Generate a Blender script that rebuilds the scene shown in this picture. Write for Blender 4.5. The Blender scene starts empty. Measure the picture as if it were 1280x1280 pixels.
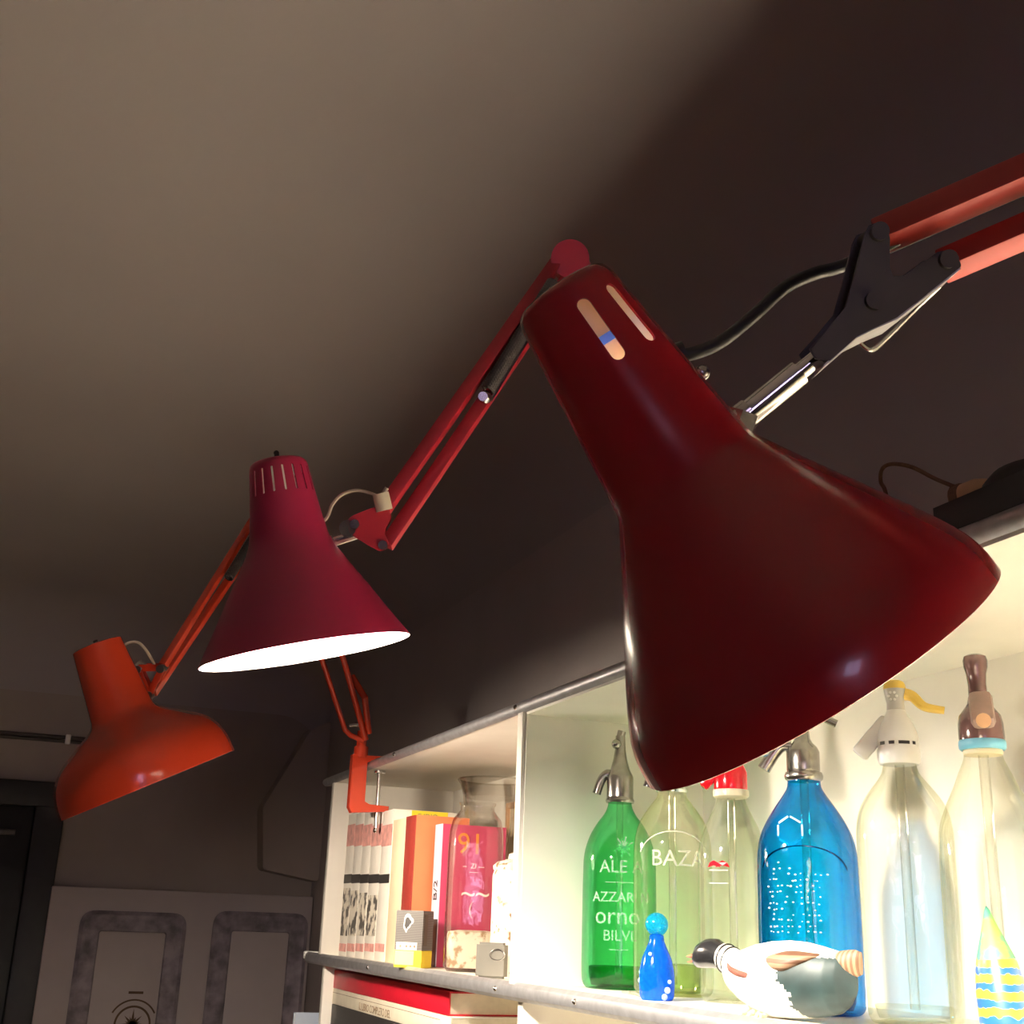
import bpy, bmesh, math, random
from mathutils import Vector, Matrix
random.seed(7)
S = bpy.context.scene
COL = S.collection
PI = math.pi
# ---------------------------------------------------------------- camera
F = 1530.0
CAM = Vector((0, 0, 1.6))
yw, pt, rl = math.radians(21), math.radians(18.65), math.radians(2.1)
FW = Vector((math.sin(yw)*math.cos(pt), math.cos(yw)*math.cos(pt), math.sin(pt)))
_r = Vector((math.cos(yw), -math.sin(yw), 0)); _u = _r.cross(FW)
RT = _r*math.cos(rl) + _u*math.sin(rl)
UP = -_r*math.sin(rl) + _u*math.cos(rl)
cd = bpy.data.cameras.new('camera'); cam = bpy.data.objects.new('camera', cd); COL.objects.link(cam)
cd.sensor_width = 36; cd.lens = 36*F/1280; cd.clip_start = 0.02
cam.matrix_world = Matrix(((RT.x, UP.x, -FW.x, CAM.x), (RT.y, UP.y, -FW.y, CAM.y), (RT.z, UP.z, -FW.z, CAM.z), (0, 0, 0, 1)))
S.camera = cam
def ray(x, y): return FW*F + RT*(x-640) - UP*(y-640)
def dep(x, y, d): return CAM + ray(x, y)*(d/F)
def onx(x, y, X): r = ray(x, y); return CAM + r*((X-CAM.x)/r.x)
def ony(x, y, Y): r = ray(x, y); return CAM + r*((Y-CAM.y)/r.y)
def onz(x, y, Z): r = ray(x, y); return CAM + r*((Z-CAM.z)/r.z)
def onp(x, y, P, n): r = ray(x, y); return CAM + r*((P-CAM).dot(n)/r.dot(n))
def zdepth(P): return (Vector(P)-CAM).dot(FW)
def m_per_px(P): return zdepth(P)/F
def z_at(X, Y, py):
    lo, hi = 0.0, 4.0
    for _ in range(60):
        z = (lo+hi)/2; d = Vector((X, Y, z))-CAM
        if 640-F*d.dot(UP)/d.dot(FW) > py: lo = z
        else: hi = z
    return lo

# ---------------------------------------------------------------- materials
def new_mat(name):
    m = bpy.data.materials.new(name); m.use_nodes = True
    nt = m.node_tree
    return m, nt, nt.nodes['Principled BSDF'], nt.nodes, nt.links
def pm(name, col, rough=.5, metal=0., var=.06, scale=30., bump=0., bscale=200., coat=0., spec=.5):
    m, nt, b, N, L = new_mat(name)
    tc = N.new('ShaderNodeTexCoord'); nz = N.new('ShaderNodeTexNoise')
    nz.inputs['Scale'].default_value = scale; nz.inputs['Detail'].default_value = 4
    L.new(tc.outputs['Object'], nz.inputs['Vector'])
    rp = N.new('ShaderNodeValToRGB')
    c = list(col)
    rp.color_ramp.elements[0].position = .3; rp.color_ramp.elements[1].position = .7
    rp.color_ramp.elements[0].color = [max(0, v*(1-var)) for v in c]+[1]
    rp.color_ramp.elements[1].color = [min(1, v*(1+var)) for v in c]+[1]
    L.new(nz.outputs['Fac'], rp.inputs['Fac']); L.new(rp.outputs['Color'], b.inputs['Base Color'])
    b.inputs['Roughness'].default_value = rough; b.inputs['Metallic'].default_value = metal
    b.inputs['Coat Weight'].default_value = coat; b.inputs['Coat Roughness'].default_value = .06
    b.inputs['Specular IOR Level'].default_value = spec
    if bump:
        n2 = N.new('ShaderNodeTexNoise'); n2.inputs['Scale'].default_value = bscale
        L.new(tc.outputs['Object'], n2.inputs['Vector'])
        bp = N.new('ShaderNodeBump'); bp.inputs['Strength'].default_value = bump; bp.inputs['Distance'].default_value = .002
        L.new(n2.outputs['Fac'], bp.inputs['Height']); L.new(bp.outputs['Normal'], b.inputs['Normal'])
    return m
def glass(name, centre, edge, rough=.02, gloss=1.0, most=.30):
    """thin-walled bottle glass: tinted see-through wall, deeper towards the grazing rim, with a fresnel reflection"""
    m, nt, b, N, L = new_mat(name); N.remove(b)
    out = N['Material Output']
    tr = N.new('ShaderNodeBsdfTransparent'); gl = N.new('ShaderNodeBsdfGlossy'); gl.inputs['Roughness'].default_value = rough
    lw = N.new('ShaderNodeLayerWeight'); lw.inputs['Blend'].default_value = .35
    mx = N.new('ShaderNodeMix'); mx.data_type = 'RGBA'
    mx.inputs['A'].default_value = (*centre, 1); mx.inputs['B'].default_value = (*edge, 1)
    L.new(lw.outputs['Facing'], mx.inputs['Factor']); L.new(mx.outputs['Result'], tr.inputs['Color'])
    fr = N.new('ShaderNodeFresnel'); fr.inputs['IOR'].default_value = 1.5
    mu = N.new('ShaderNodeMath'); mu.operation = 'MULTIPLY'; mu.inputs[1].default_value = gloss
    tc = N.new('ShaderNodeTexCoord'); nz = N.new('ShaderNodeTexNoise'); nz.inputs['Scale'].default_value = 28
    L.new(tc.outputs['Object'], nz.inputs['Vector'])
    bp = N.new('ShaderNodeBump'); bp.inputs['Strength'].default_value = .25; bp.inputs['Distance'].default_value = .004
    L.new(nz.outputs['Fac'], bp.inputs['Height']); L.new(bp.outputs['Normal'], gl.inputs['Normal'])
    ms = N.new('ShaderNodeMixShader')
    mn = N.new('ShaderNodeMath'); mn.operation = 'MINIMUM'; mn.inputs[1].default_value = most
    L.new(fr.outputs['Fac'], mu.inputs[0]); L.new(mu.outputs[0], mn.inputs[0]); L.new(mn.outputs[0], ms.inputs['Fac'])
    L.new(tr.outputs[0], ms.inputs[1]); L.new(gl.outputs[0], ms.inputs[2]); L.new(ms.outputs[0], out.inputs['Surface'])
    return m
def emit(name, col, k):
    m, nt, b, N, L = new_mat(name); N.remove(b)
    e = N.new('ShaderNodeEmission'); e.inputs['Color'].default_value = (*col, 1); e.inputs['Strength'].default_value = k
    L.new(e.outputs[0], N['Material Output'].inputs['Surface']); return m

WARM = (1.0, .84, .66)
BULB_A, BULB_B, BULB_C = 5000., 1500., 800.
M = dict(
    plaster=pm('plaster', (.46, .42, .41), .9, var=.05, scale=4, bump=.25, bscale=60),
    ceil=pm('ceiling_paint', (.43, .395, .39), .9, var=.03, scale=2.5, bump=.15, bscale=80),
    darkwall=pm('far_wall_paint', (.40, .35, .31), .9, var=.06, scale=5, bump=.2, bscale=50),
    floor=pm('floor_boards', (.16, .10, .06), .5, var=.2, scale=6),
    door=pm('door_paint', (.022, .022, .024), .55, var=.15),
    cupboard=pm('cupboard_paint', (.50, .45, .44), .55, var=.04, scale=12),
    frame=pm('worn_grey_moulding', (.26, .23, .26), .6, var=.45, scale=26),
    sepia=pm('sepia_print', (.12, .07, .03), .7, var=.2),
    white=pm('white_shelf_paint', (.80, .77, .70), .45, var=.03, scale=20),
    cream=pm('cream_shelf_paint', (.87, .855, .77), .5, var=.03, scale=12),
    alu=pm('aluminium_strip', (.50, .50, .52), .42, .8, var=.12, scale=60),
    steel=pm('steel', (.62, .60, .58), .22, 1., var=.06),
    gunmetal=pm('dark_steel', (.075, .066, .062), .45, .45, var=.15),
    chrome=pm('chrome', (.78, .77, .75), .12, 1., var=.03),
    pewter=pm('pewter', (.42, .40, .37), .26, 1., var=.18, scale=80),
    red=pm('dark_red_enamel', (.33, .010, .017), .24, 0., var=.03, scale=8, coat=.35),
    redarm=pm('red_arm_paint', (.42, .035, .024), .5, var=.04),
    crimsonarm=pm('crimson_arm_paint', (.31, .010, .022), .45, var=.04),
    crimson=pm('crimson_enamel', (.33, .014, .060), .42, 0., var=.04, scale=10),
    orange=pm('orange_enamel', (.55, .048, .018), .22, 0., var=.04, scale=10, coat=.4),
    shadein=pm('white_reflector_enamel', (.86, .83, .78), .4, var=.02),
    porcelain=pm('peach_porcelain', (.84, .60, .44), .35, var=.04),
    black=pm('black_rubber', (.010, .010, .011), .42, var=.2),
    blackmat=pm('black_paint', (.010, .010, .013), .5, var=.2),
    ivory=pm('ivory_cord', (.62, .55, .42), .6, var=.06),
    bluering=pm('blue_ring', (.06, .16, .75), .4, var=.05),
    wood=pm('pale_wood', (.60, .36, .20), .55, var=.12, scale=40),
    string=pm('brown_string', (.22, .13, .07), .8, var=.2, scale=150),
    redplastic=pm('red_plastic', (.75, .010, .022), .18, var=.03, coat=.4),
    creamplastic=pm('cream_plastic', (.80, .72, .50), .35, var=.03),
    whiteplastic=pm('white_plastic', (.86, .86, .84), .3, var=.02),
    greyplastic=pm('grey_plastic', (.50, .50, .48), .35, var=.04),
    yellowplastic=pm('yellow_plastic', (.72, .50, .09), .35, var=.05),
    brownplastic=pm('brown_bakelite', (.115, .060, .058), .14, var=.2, scale=40, coat=.5),
    brownplastic2=pm('worn_brown_bakelite', (.22, .14, .12), .3, var=.2, scale=60),
    bluegasket=pm('blue_rubber_ring', (.16, .46, .64), .35, var=.06),
    tube=glass('clear_tube_glass', (.96, .96, .93), (.80, .80, .70), gloss=1.4),
    g_green=glass('green_glass', (.42, .93, .60), (.10, .56, .28)),
    g_greend=glass('deep_green_glass', (.28, .70, .40), (.06, .36, .16)),
    g_clear=glass('clear_yellowish_glass', (.97, .98, .90), (.86, .87, .64)),
    g_cleard=glass('thick_yellowish_glass', (.80, .85, .55), (.60, .64, .34)),
    g_red=glass('clear_greenish_glass', (.98, .985, .95), (.88, .89, .78)),
    g_blue=glass('blue_glass', (.05, .58, .92), (.005, .20, .55)),
    g_blued=glass('deep_blue_glass', (.02, .28, .55), (.004, .07, .22)),
    g_white=glass('colourless_glass', (.985, .985, .96), (.87, .88, .72)),
    g_jar=glass('jar_glass', (.97, .96, .94), (.62, .54, .48), gloss=1.2, most=.4),
    etch_w=pm('frosted_etching', (.80, .90, .82), .4, var=.03),
    etch_b=pm('bright_bubbles', (.80, .92, .96), .2, var=.02),
    etch_c=pm('clear_etching', (.90, .90, .78), .35, var=.02),
    paper=pm('page_paper', (.80, .74, .60), .8, var=.06, scale=90),
    p_cream=pm('cream_cover', (.82, .70, .48), .6, var=.04),
    p_orange=pm('orange_cover', (.80, .22, .09), .55, var=.04),
    p_dred=pm('dark_red_spine', (.30, .035, .025), .55, var=.06),
    p_white=pm('white_cover', (.84, .80, .72), .6, var=.03),
    p_yellow=pm('yellow_label', (.85, .66, .03), .5, var=.03),
    p_lav=pm('lavender_spine', (.66, .62, .74), .5, var=.04),
    p_dark=pm('black_print', (.025, .022, .022), .6, var=.2),
    p_mag=pm('magenta_cover', (.48, .045, .12), .45, var=.05),
    p_org=pm('orange_print', (.80, .25, .04), .5, var=.05),
    p_pink=pm('pink_print', (.74, .36, .32), .6, var=.25, scale=60),
    p_red=pm('red_cover', (.52, .008, .025), .45, var=.06),
    p_tit=pm('faded_brown_print', (.30, .22, .15), .7, var=.1),
    p_blue=pm('greyblue_cover', (.32, .38, .48), .5, var=.05),
    bulb_a=emit('lit_bulb_warm', WARM, BULB_A),
    bulb_c=emit('lit_bulb_warm_white', (1, .85, .68), BULB_C),
    bulb_b=emit('lit_bulb_neutral', (1, .90, .76), BULB_B),
)
# grey scratch photo print on the magazine spines
def blotch(name, a, b_, scale, thr, stretch=(1, 1, 1), rough=.6):
    m, nt, b, N, L = new_mat(name)
    tc = N.new('ShaderNodeTexCoord'); mp = N.new('ShaderNodeMapping'); mp.inputs['Scale'].default_value = stretch
    nz = N.new('ShaderNodeTexNoise'); nz.inputs['Scale'].default_value = scale; nz.inputs['Detail'].default_value = 5
    rp = N.new('ShaderNodeValToRGB')
    rp.color_ramp.elements[0].position = thr-.04; rp.color_ramp.elements[1].position = thr+.04
    rp.color_ramp.elements[0].color = (*a, 1); rp.color_ramp.elements[1].color = (*b_, 1)
    L.new(tc.outputs['Object'], mp.inputs[0]); L.new(mp.outputs[0], nz.inputs['Vector'])
    L.new(nz.outputs['Fac'], rp.inputs[0]); L.new(rp.outputs[0], b.inputs['Base Color']); b.inputs['Roughness'].default_value = rough
    return m
M['photo'] = blotch('black_and_white_photo_print', (.10, .09, .08), (.74, .68, .57), 40, .48)
M['speckle'] = blotch('brown_speckled_ceramic', (.86, .82, .72), (.30, .17, .07), 75, .60, (1, 1, .8), .3)
def stripes(name, a, b_, scale, axis='Z', dist=0., rough=.5, duty=.5, detail=1.5, dscale=1.):
    m, nt, b, N, L = new_mat(name)
    tc = N.new('ShaderNodeTexCoord'); w = N.new('ShaderNodeTexWave'); w.bands_direction = axis
    w.inputs['Scale'].default_value = scale; w.inputs['Distortion'].default_value = dist; w.inputs['Detail'].default_value = detail
    w.inputs['Detail Scale'].default_value = dscale
    rp = N.new('ShaderNodeValToRGB'); rp.color_ramp.elements[0].position = duty-.05; rp.color_ramp.elements[1].position = duty+.05
    rp.color_ramp.elements[0].color = (*a, 1); rp.color_ramp.elements[1].color = (*b_, 1)
    L.new(tc.outputs['Object'], w.inputs['Vector']); L.new(w.outputs['Fac'], rp.inputs[0]); L.new(rp.outputs[0], b.inputs['Base Color'])
    b.inputs['Roughness'].default_value = rough
    return m
M['packstripe'] = stripes('pinstriped_card', (.05, .045, .045), (.17, .16, .15), 170, 'Z')
M['fishstripe'] = stripes('yellow_and_blue_waves', (.008, .05, .19), (.27, .28, .018), 29, 'Z', 1.6, .3, .42, 1., 6.)
M['tail'] = stripes('tan_striped_feathers', (.20, .105, .055), (.40, .26, .16), 70, 'Y', .6, .6)
M['wing'] = stripes('brown_grained_wing', (.14, .065, .035), (.30, .18, .11), 42, 'Z', .8, .55)
M['d_head'] = pm('black_duck_head', (.018, .018, .020), .2, var=.2, coat=.4)
M['d_white'] = pm('white_duck_body', (.84, .79, .70), .5, var=.05, scale=50)
M['d_brown'] = pm('brown_breast_mark', (.17, .055, .035), .6, var=.3, scale=90)
M['d_shade'] = pm('painted_bottle_shade', (.020, .042, .043), .5, var=.25, scale=60)  # shaded bottle base behind the duck, painted onto its rear as dark teal
M['d_beak'] = pm('orange_brown_beak', (.40, .14, .06), .45, var=.08)
def etch(name, col, k, tint=(1, 1, 1)):
    m, nt, b, N, L = new_mat(name)
    tr = N.new('ShaderNodeBsdfTransparent'); ms = N.new('ShaderNodeMixShader'); nz = N.new('ShaderNodeTexNoise'); nz.inputs['Scale'].default_value = 300
    mr = N.new('ShaderNodeMapRange'); mr.inputs['To Min'].default_value = k*.6; mr.inputs['To Max'].default_value = k*1.3
    tc = N.new('ShaderNodeTexCoord'); L.new(tc.outputs['Object'], nz.inputs['Vector']); L.new(nz.outputs['Fac'], mr.inputs['Value'])
    b.inputs['Base Color'].default_value = (*col, 1); b.inputs['Roughness'].default_value = .12 if tint != (1, 1, 1) else .35
    tr.inputs['Color'].default_value = (*tint, 1)
    L.new(mr.outputs[0], ms.inputs['Fac']); L.new(tr.outputs[0], ms.inputs[1]); L.new(b.outputs[0], ms.inputs[2])
    L.new(ms.outputs[0], N['Material Output'].inputs['Surface']); return m
M['etch_w'] = etch('frosted_etching', (.70, .90, .78), .30)
M['etch_b'] = etch('bright_bubbles', (.75, .92, 1.), .55)
M['etch_c'] = etch('clear_etching', (.90, .90, .80), .35)
def solid_glass(name, col, ior=1.45, rough=.03):
    m, nt, b, N, L = new_mat(name)
    b.inputs['Base Color'].default_value = (*col, 1); b.inputs['Transmission Weight'].default_value = 1
    b.inputs['IOR'].default_value = ior; b.inputs['Roughness'].default_value = rough
    return m
M['figblue'] = etch('cobalt_blown_glass', (.004, .12, .80), .55, (.10, .50, 1.))
M['figcyan'] = etch('turquoise_blown_glass', (.01, .34, .62), .45, (.20, .80, 1.))

# ---------------------------------------------------------------- mesh helpers
def link(name, bm, mat, parent=None, smooth=True, angle=35):
    me = bpy.data.meshes.new(name)
    bmesh.ops.recalc_face_normals(bm, faces=bm.faces[:])
    bm.to_mesh(me); bm.free()
    o = bpy.data.objects.new(name, me); COL.objects.link(o)
    mats = mat if isinstance(mat, (list, tuple)) else [mat]
    for x in mats: me.materials.append(x)
    finish(o, parent, smooth, angle)
    return o
def finish(o, parent, smooth=True, angle=35):
    me = o.data
    if smooth:
        for p in me.polygons: p.use_smooth = True
        me.set_sharp_from_angle(angle=math.radians(angle))
    if parent is not None:
        o.parent = parent
        if parent.type == 'EMPTY': o.location = -parent.location
    return o
def thing(name, label, cat, loc, group=None):
    o = bpy.data.objects.new(name, None); COL.objects.link(o); o.location = Vector(loc); o.empty_display_size = .03
    return tag(o, label, cat, group)
def tag(o, label, cat, group=None):
    o['label'] = label; o['category'] = cat
    if group: o['group'] = group
    return o
def struct(o): o['kind'] = 'structure'; return o
def NB(): return bmesh.new()
def box(bm, c, s, rot=None, bev=0., mi=0, seg=2):
    r = bmesh.ops.create_cube(bm, size=1)
    vs = r['verts']
    for v in vs: v.co = Vector((v.co.x*s[0], v.co.y*s[1], v.co.z*s[2]))
    fs = list({f for v in vs for f in v.link_faces})
    for f in fs: f.material_index = mi
    if bev:
        es = list({e for v in vs for e in v.link_edges})
        rr = bmesh.ops.bevel(bm, geom=es, offset=bev, segments=seg, affect='EDGES', profile=.5)
        vs = list({v for f in rr['faces'] for v in f.verts} | {v for v in vs if v.is_valid})
        for f in rr['faces']: f.material_index = mi
    mt = Matrix.Translation(Vector(c)) @ (rot.to_4x4() if rot is not None else Matrix())
    bmesh.ops.transform(bm, matrix=mt, verts=vs)
    return bm
def bx(lo, hi, bev=0., seg=2):
    bm = NB(); lo, hi = Vector(lo), Vector(hi)
    return box(bm, (lo+hi)/2, hi-lo, bev=bev, seg=seg)
def basis(axis, ref=None):
    a = Vector(axis).normalized()
    ref = Vector(ref) if ref is not None else (Vector((0, 0, 1)) if abs(a.z) < .9 else Vector((1, 0, 0)))
    x = (ref - a*ref.dot(a)).normalized(); y = a.cross(x)
    return x, y, a
def lathe(bm, org, axis, prof, seg=48, ref=None, mi=None, cap0=False, cap1=False, sq=0., flat=1.):
    """prof: (t along axis, radius). sq>0 squares the section, flat scales the second direction"""
    x, y, a = basis(axis, ref); org = Vector(org); rings = []
    for t, r in prof:
        if r < 1e-6: rings.append([bm.verts.new(org+a*t)]); continue
        ring = []
        for k in range(seg):
            th = 2*PI*k/seg; c, s = math.cos(th), math.sin(th)
            if sq:
                q = (abs(c)**sq + abs(s)**sq)**(-1/sq)
                c, s = c*q, s*q
            ring.append(bm.verts.new(org + a*t + x*(r*c) + y*(r*s*flat)))
        rings.append(ring)
    for i in range(len(rings)-1):
        A, B = rings[i], rings[i+1]
        for k in range(seg):
            k2 = (k+1) % seg
            if len(A) == 1 and len(B) == 1: continue
            if len(A) == 1: f = bm.faces.new((A[0], B[k], B[k2]))
            elif len(B) == 1: f = bm.faces.new((A[k], B[0], A[k2]))
            else: f = bm.faces.new((A[k], B[k], B[k2], A[k2]))
            if mi: f.material_index = mi[i]
    if cap0 and len(rings[0]) > 1: bm.faces.new(rings[0][::-1])
    if cap1 and len(rings[-1]) > 1: bm.faces.new(rings[-1])
    return bm
def smooth_pts(pts, n=8):
    P = [Vector(p) for p in pts]; out = []
    for i in range(len(P)-1):
        p0 = P[max(i-1, 0)]; p1 = P[i]; p2 = P[i+1]; p3 = P[min(i+2, len(P)-1)]
        for k in range(n):
            t = k/n
            out.append(.5*((2*p1)+(p2-p0)*t+(2*p0-5*p1+4*p2-p3)*t*t+(3*p1-p0-3*p2+p3)*t**3))
    out.append(P[-1]); return out
def tube(bm, pts, r, seg=12, curve=False, n=8):
    if curve: pts = smooth_pts(pts, n)
    P = [Vector(p) for p in pts]; N = len(P)
    rad = r if isinstance(r, (list, tuple)) else None
    ref = None; rings = []
    for i in range(N):
        d = (P[min(i+1, N-1)]-P[max(i-1, 0)]).normalized()
        if ref is None: ref = Vector((0, 0, 1)) if abs(d.z) < .9 else Vector((1, 0, 0))
        x = (ref-d*ref.dot(d)).normalized(); y = d.cross(x); ref = x
        rr = r if rad is None else rad[0]+(rad[1]-rad[0])*i/(N-1)
        rings.append([bm.verts.new(P[i]+x*(rr*math.cos(2*PI*k/seg))+y*(rr*math.sin(2*PI*k/seg))) for k in range(seg)])
    for i in range(N-1):
        for k in range(seg):
            bm.faces.new((rings[i][k], rings[i][(k+1) % seg], rings[i+1][(k+1) % seg], rings[i+1][k]))
    bm.faces.new(rings[0][::-1]); bm.faces.new(rings[-1])
    return bm
def bar(bm, a, b, w, h, ref, bev=.0012):
    """rectangular bar from a to b; h measured along ref"""
    a, b = Vector(a), Vector(b); d = b-a
    x, y, ax = basis(d, ref)
    rot = Matrix((x, y, ax)).transposed()
    return box(bm, (a+b)/2, (h, w, d.length), rot=rot, bev=bev)
def prism(bm, pts, n, th, bev=0.):
    """flat outline (world points) given thickness th along n"""
    n = Vector(n).normalized()
    A = [bm.verts.new(Vector(p)-n*th/2) for p in pts]; B = [bm.verts.new(Vector(p)+n*th/2) for p in pts]
    fa = bm.faces.new(A); fb = bm.faces.new(B[::-1]); L = len(pts)
    for i in range(L): bm.faces.new((A[i], B[i], B[(i+1) % L], A[(i+1) % L]))
    if bev:
        es = list(fa.edges)+list(fb.edges)
        bmesh.ops.bevel(bm, geom=es, offset=bev, segments=2, affect='EDGES')
    return bm
def sphere(bm, c, r, seg=20, sc=(1, 1, 1)):
    rr = bmesh.ops.create_uvsphere(bm, u_segments=seg, v_segments=max(8, seg//2), radius=r)
    for v in rr['verts']: v.co = Vector((v.co.x*sc[0], v.co.y*sc[1], v.co.z*sc[2]))+Vector(c)
    return bm
def cyl(bm, a, b, r, seg=20): return tube(bm, [a, b], r, seg)
def rounded(pts2, r, n=5):
    """round the corners of a 2-D polygon"""
    out = []; L = len(pts2)
    for i in range(L):
        p, a, b = Vector(pts2[i]), Vector(pts2[i-1]), Vector(pts2[(i+1) % L])
        q = min(r, (a-p).length*.45, (b-p).length*.45)
        s, e = p+(a-p).normalized()*q, p+(b-p).normalized()*q
        for k in range(n+1):
            t = k/n; out.append((s*(1-t)**2+p*2*t*(1-t)+e*t*t))
    return out
def text_bm(txt, size, depth=.0006):
    cu = bpy.data.curves.new('lettering', 'FONT'); cu.body = txt; cu.size = size; cu.extrude = depth
    cu.align_x = 'CENTER'; cu.align_y = 'CENTER'; cu.resolution_u = 3
    o = bpy.data.objects.new('lettering', cu); COL.objects.link(o)
    dg = bpy.context.evaluated_depsgraph_get(); dg.update()
    me = bpy.data.meshes.new_from_object(o.evaluated_get(dg))
    bm = NB(); bm.from_mesh(me)
    bpy.data.objects.remove(o); bpy.data.curves.remove(cu); bpy.data.meshes.remove(me)
    return bm
def place_text(bm, P, xdir, ydir):
    xd, yd = Vector(xdir).normalized(), Vector(ydir).normalized(); zd = xd.cross(yd); P = Vector(P)
    for v in bm.verts: v.co = P + xd*v.co.x + yd*v.co.y + zd*v.co.z
    return bm
def wrap_text(bm, cx, cy, z, R, face_dir, off=0.):
    """bend lettering round an upright bottle; face_dir points from the bottle towards the reader; off = angle offset"""
    a0 = math.atan2(face_dir[1], face_dir[0])
    for v in bm.verts:
        a = a0 + off + v.co.x/R; r = R+.0003+v.co.z
        v.co = Vector((cx+r*math.cos(a), cy+r*math.sin(a), z+v.co.y))
    return bm
def merge(dst, src):
    me = bpy.data.meshes.new('t'); src.to_mesh(me); src.free(); dst.from_mesh(me); bpy.data.meshes.remove(me); return dst

# ---------------------------------------------------------------- room
XS, XB = .62, .895            # shelf front and back
ZB, ZT, ZC = 1.529, 1.876, 2.50  # shelf board surface, underside of top board, ceiling
YF, YK, XL, XR = 4.1, -3.2, -3.4, .925
def room():
    # ceiling with a soft cove along the right-hand and far walls
    bm = NB(); cr, cf = .16, .42
    def zc(x, y):
        z = ZC
        dx = x-(XR-cr); dy = y-(YF-cf)
        if dx > 0: z -= .16*(1-math.sqrt(max(0, 1-min(1, dx/cr)**2)))
        if dy > 0: z -= .26*(1-math.sqrt(max(0, 1-min(1, dy/cf)**2)))
        return z
    xs = [XL + (XR-cr-XL)*i/12 for i in range(13)] + [XR-cr+cr*math.sin(PI/2*i/10) for i in range(1, 11)]
    ys = [YK + (YF-cf-YK)*i/14 for i in range(15)] + [YF-cf+cf*math.sin(PI/2*i/10) for i in range(1, 11)]
    V = [[bm.verts.new((x, y, zc(x, y))) for y in ys] for x in xs]
    for i in range(len(xs)-1):
        for j in range(len(ys)-1): bm.faces.new((V[i][j], V[i][j+1], V[i+1][j+1], V[i+1][j]))
    g = bmesh.ops.extrude_face_region(bm, geom=bm.faces[:])
    for v in g['geom']:
        if isinstance(v, bmesh.types.BMVert): v.co.z = ZC+.12
    struct(link('ceiling', bm, M['ceil'], angle=60))
    struct(link('floor', bx((XL-.1, YK-.1, -.1), (XR+.1, YF+.1, 0)), M['floor']))
    struct(link('wall_right', bx((XR, YK-.1, 0), (XR+.12, YF+.12, ZC+.12)), M['plaster']))
    struct(link('wall_far', bx((XL, YF, 0), (XR, YF+.12, ZC+.12)), M['darkwall']))
    struct(link('wall_left', bx((XL-.12, YK-.1, 0), (XL, YF+.12, ZC+.12)), M['plaster']))
    # wall behind the camera with a window opening
    bm = NB(); wx0, wx1, wz0, wz1 = -1.5, -.75, 1.15, 2.0
    for lo, hi in (((XL, YK-.12, 0), (wx0, YK, ZC+.12)), ((wx1, YK-.12, 0), (XR, YK, ZC+.12)),
                   ((wx0, YK-.12, 0), (wx1, YK, wz0)), ((wx0, YK-.12, wz1), (wx1, YK, ZC+.12))):
        merge(bm, bx(lo, hi))
    struct(link('wall_behind', bm, M['plaster']))
    w = bpy.data.objects.new('window_1', None); COL.objects.link(w); w.location = (wx0, YK-.06, wz0); struct(w)
    bm = NB(); t = .05
    for lo, hi in (((wx0, YK-.09, wz0), (wx0+t, YK-.03, wz1)), ((wx1-t, YK-.09, wz0), (wx1, YK-.03, wz1)),
                   ((wx0+t, YK-.09, wz0), (wx1-t, YK-.03, wz0+t)), ((wx0+t, YK-.09, wz1-t), (wx1-t, YK-.03, wz1)),
                   ((-1.145, YK-.09, wz0+t), (-1.105, YK-.03, wz1-t))):
        merge(bm, bx(lo, hi, .004))
    link('window_frame', bm, M['cupboard'], w)
    link('window_pane', bx((wx0+t, YK-.064, wz0+t), (wx1-t, YK-.058, wz1-t)), M['tube'], w)
    # dark door at the left of the far wall
    d = bpy.data.objects.new('door_1', None); COL.objects.link(d); d.location = (-.4, YF, 0); struct(d)
    zt = 1.965; x1 = ony(84, 990, YF).x; x0 = x1-1.05
    bm = NB()
    for lo, hi in (((x0, YF-.05, 0), (x0+.10, YF, zt)), ((x1-.085, YF-.05, 0), (x1, YF, zt)), ((x0, YF-.055, zt-.075), (x1, YF, zt))):
        merge(bm, bx(lo, hi, .006))
    link('door_frame', bm, M['door'], d)
    lf = link('door_leaf', bx((x0+.10, YF-.03, .01), (x1-.085, YF-.002, zt-.075), .003), M['blackmat'], d)
    bm = NB()
    for zz in ((.2, .95), (1.05, 1.8)):
        merge(bm, bx((x0+.2, YF-.04, zz[0]), (x1-.2, YF-.03, zz[1]), .004))
    link('door_panel', bm, M['door'], lf)
    p = ony(8, 1040, YF-.045)
    link('door_closer', bx((p.x-.11, YF-.065, p.z-.008), (p.x+.025, YF-.03, p.z+.008), .003), M['gunmetal'], lf)
    # shallow box in the corner of the far and right walls, with a slanting top
    pts = [ony(325, 1010, YF-.05), ony(325, 1087, YF-.05), ony(400, 1103, YF-.05), ony(397, 902, YF-.05), ony(385, 914, YF-.05)]
    P2 = [(p.x, p.z) for p in pts]; P2[2] = (XR-.001, P2[2][1]); P2[3] = (XR-.001, P2[3][1])
    R = rounded(P2, .012)
    struct(link('trim_1', prism(NB(), [(q[0], YF-.05, q[1]) for q in R], (0, 1, 0), .099, .004), M['darkwall']))
room()

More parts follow.
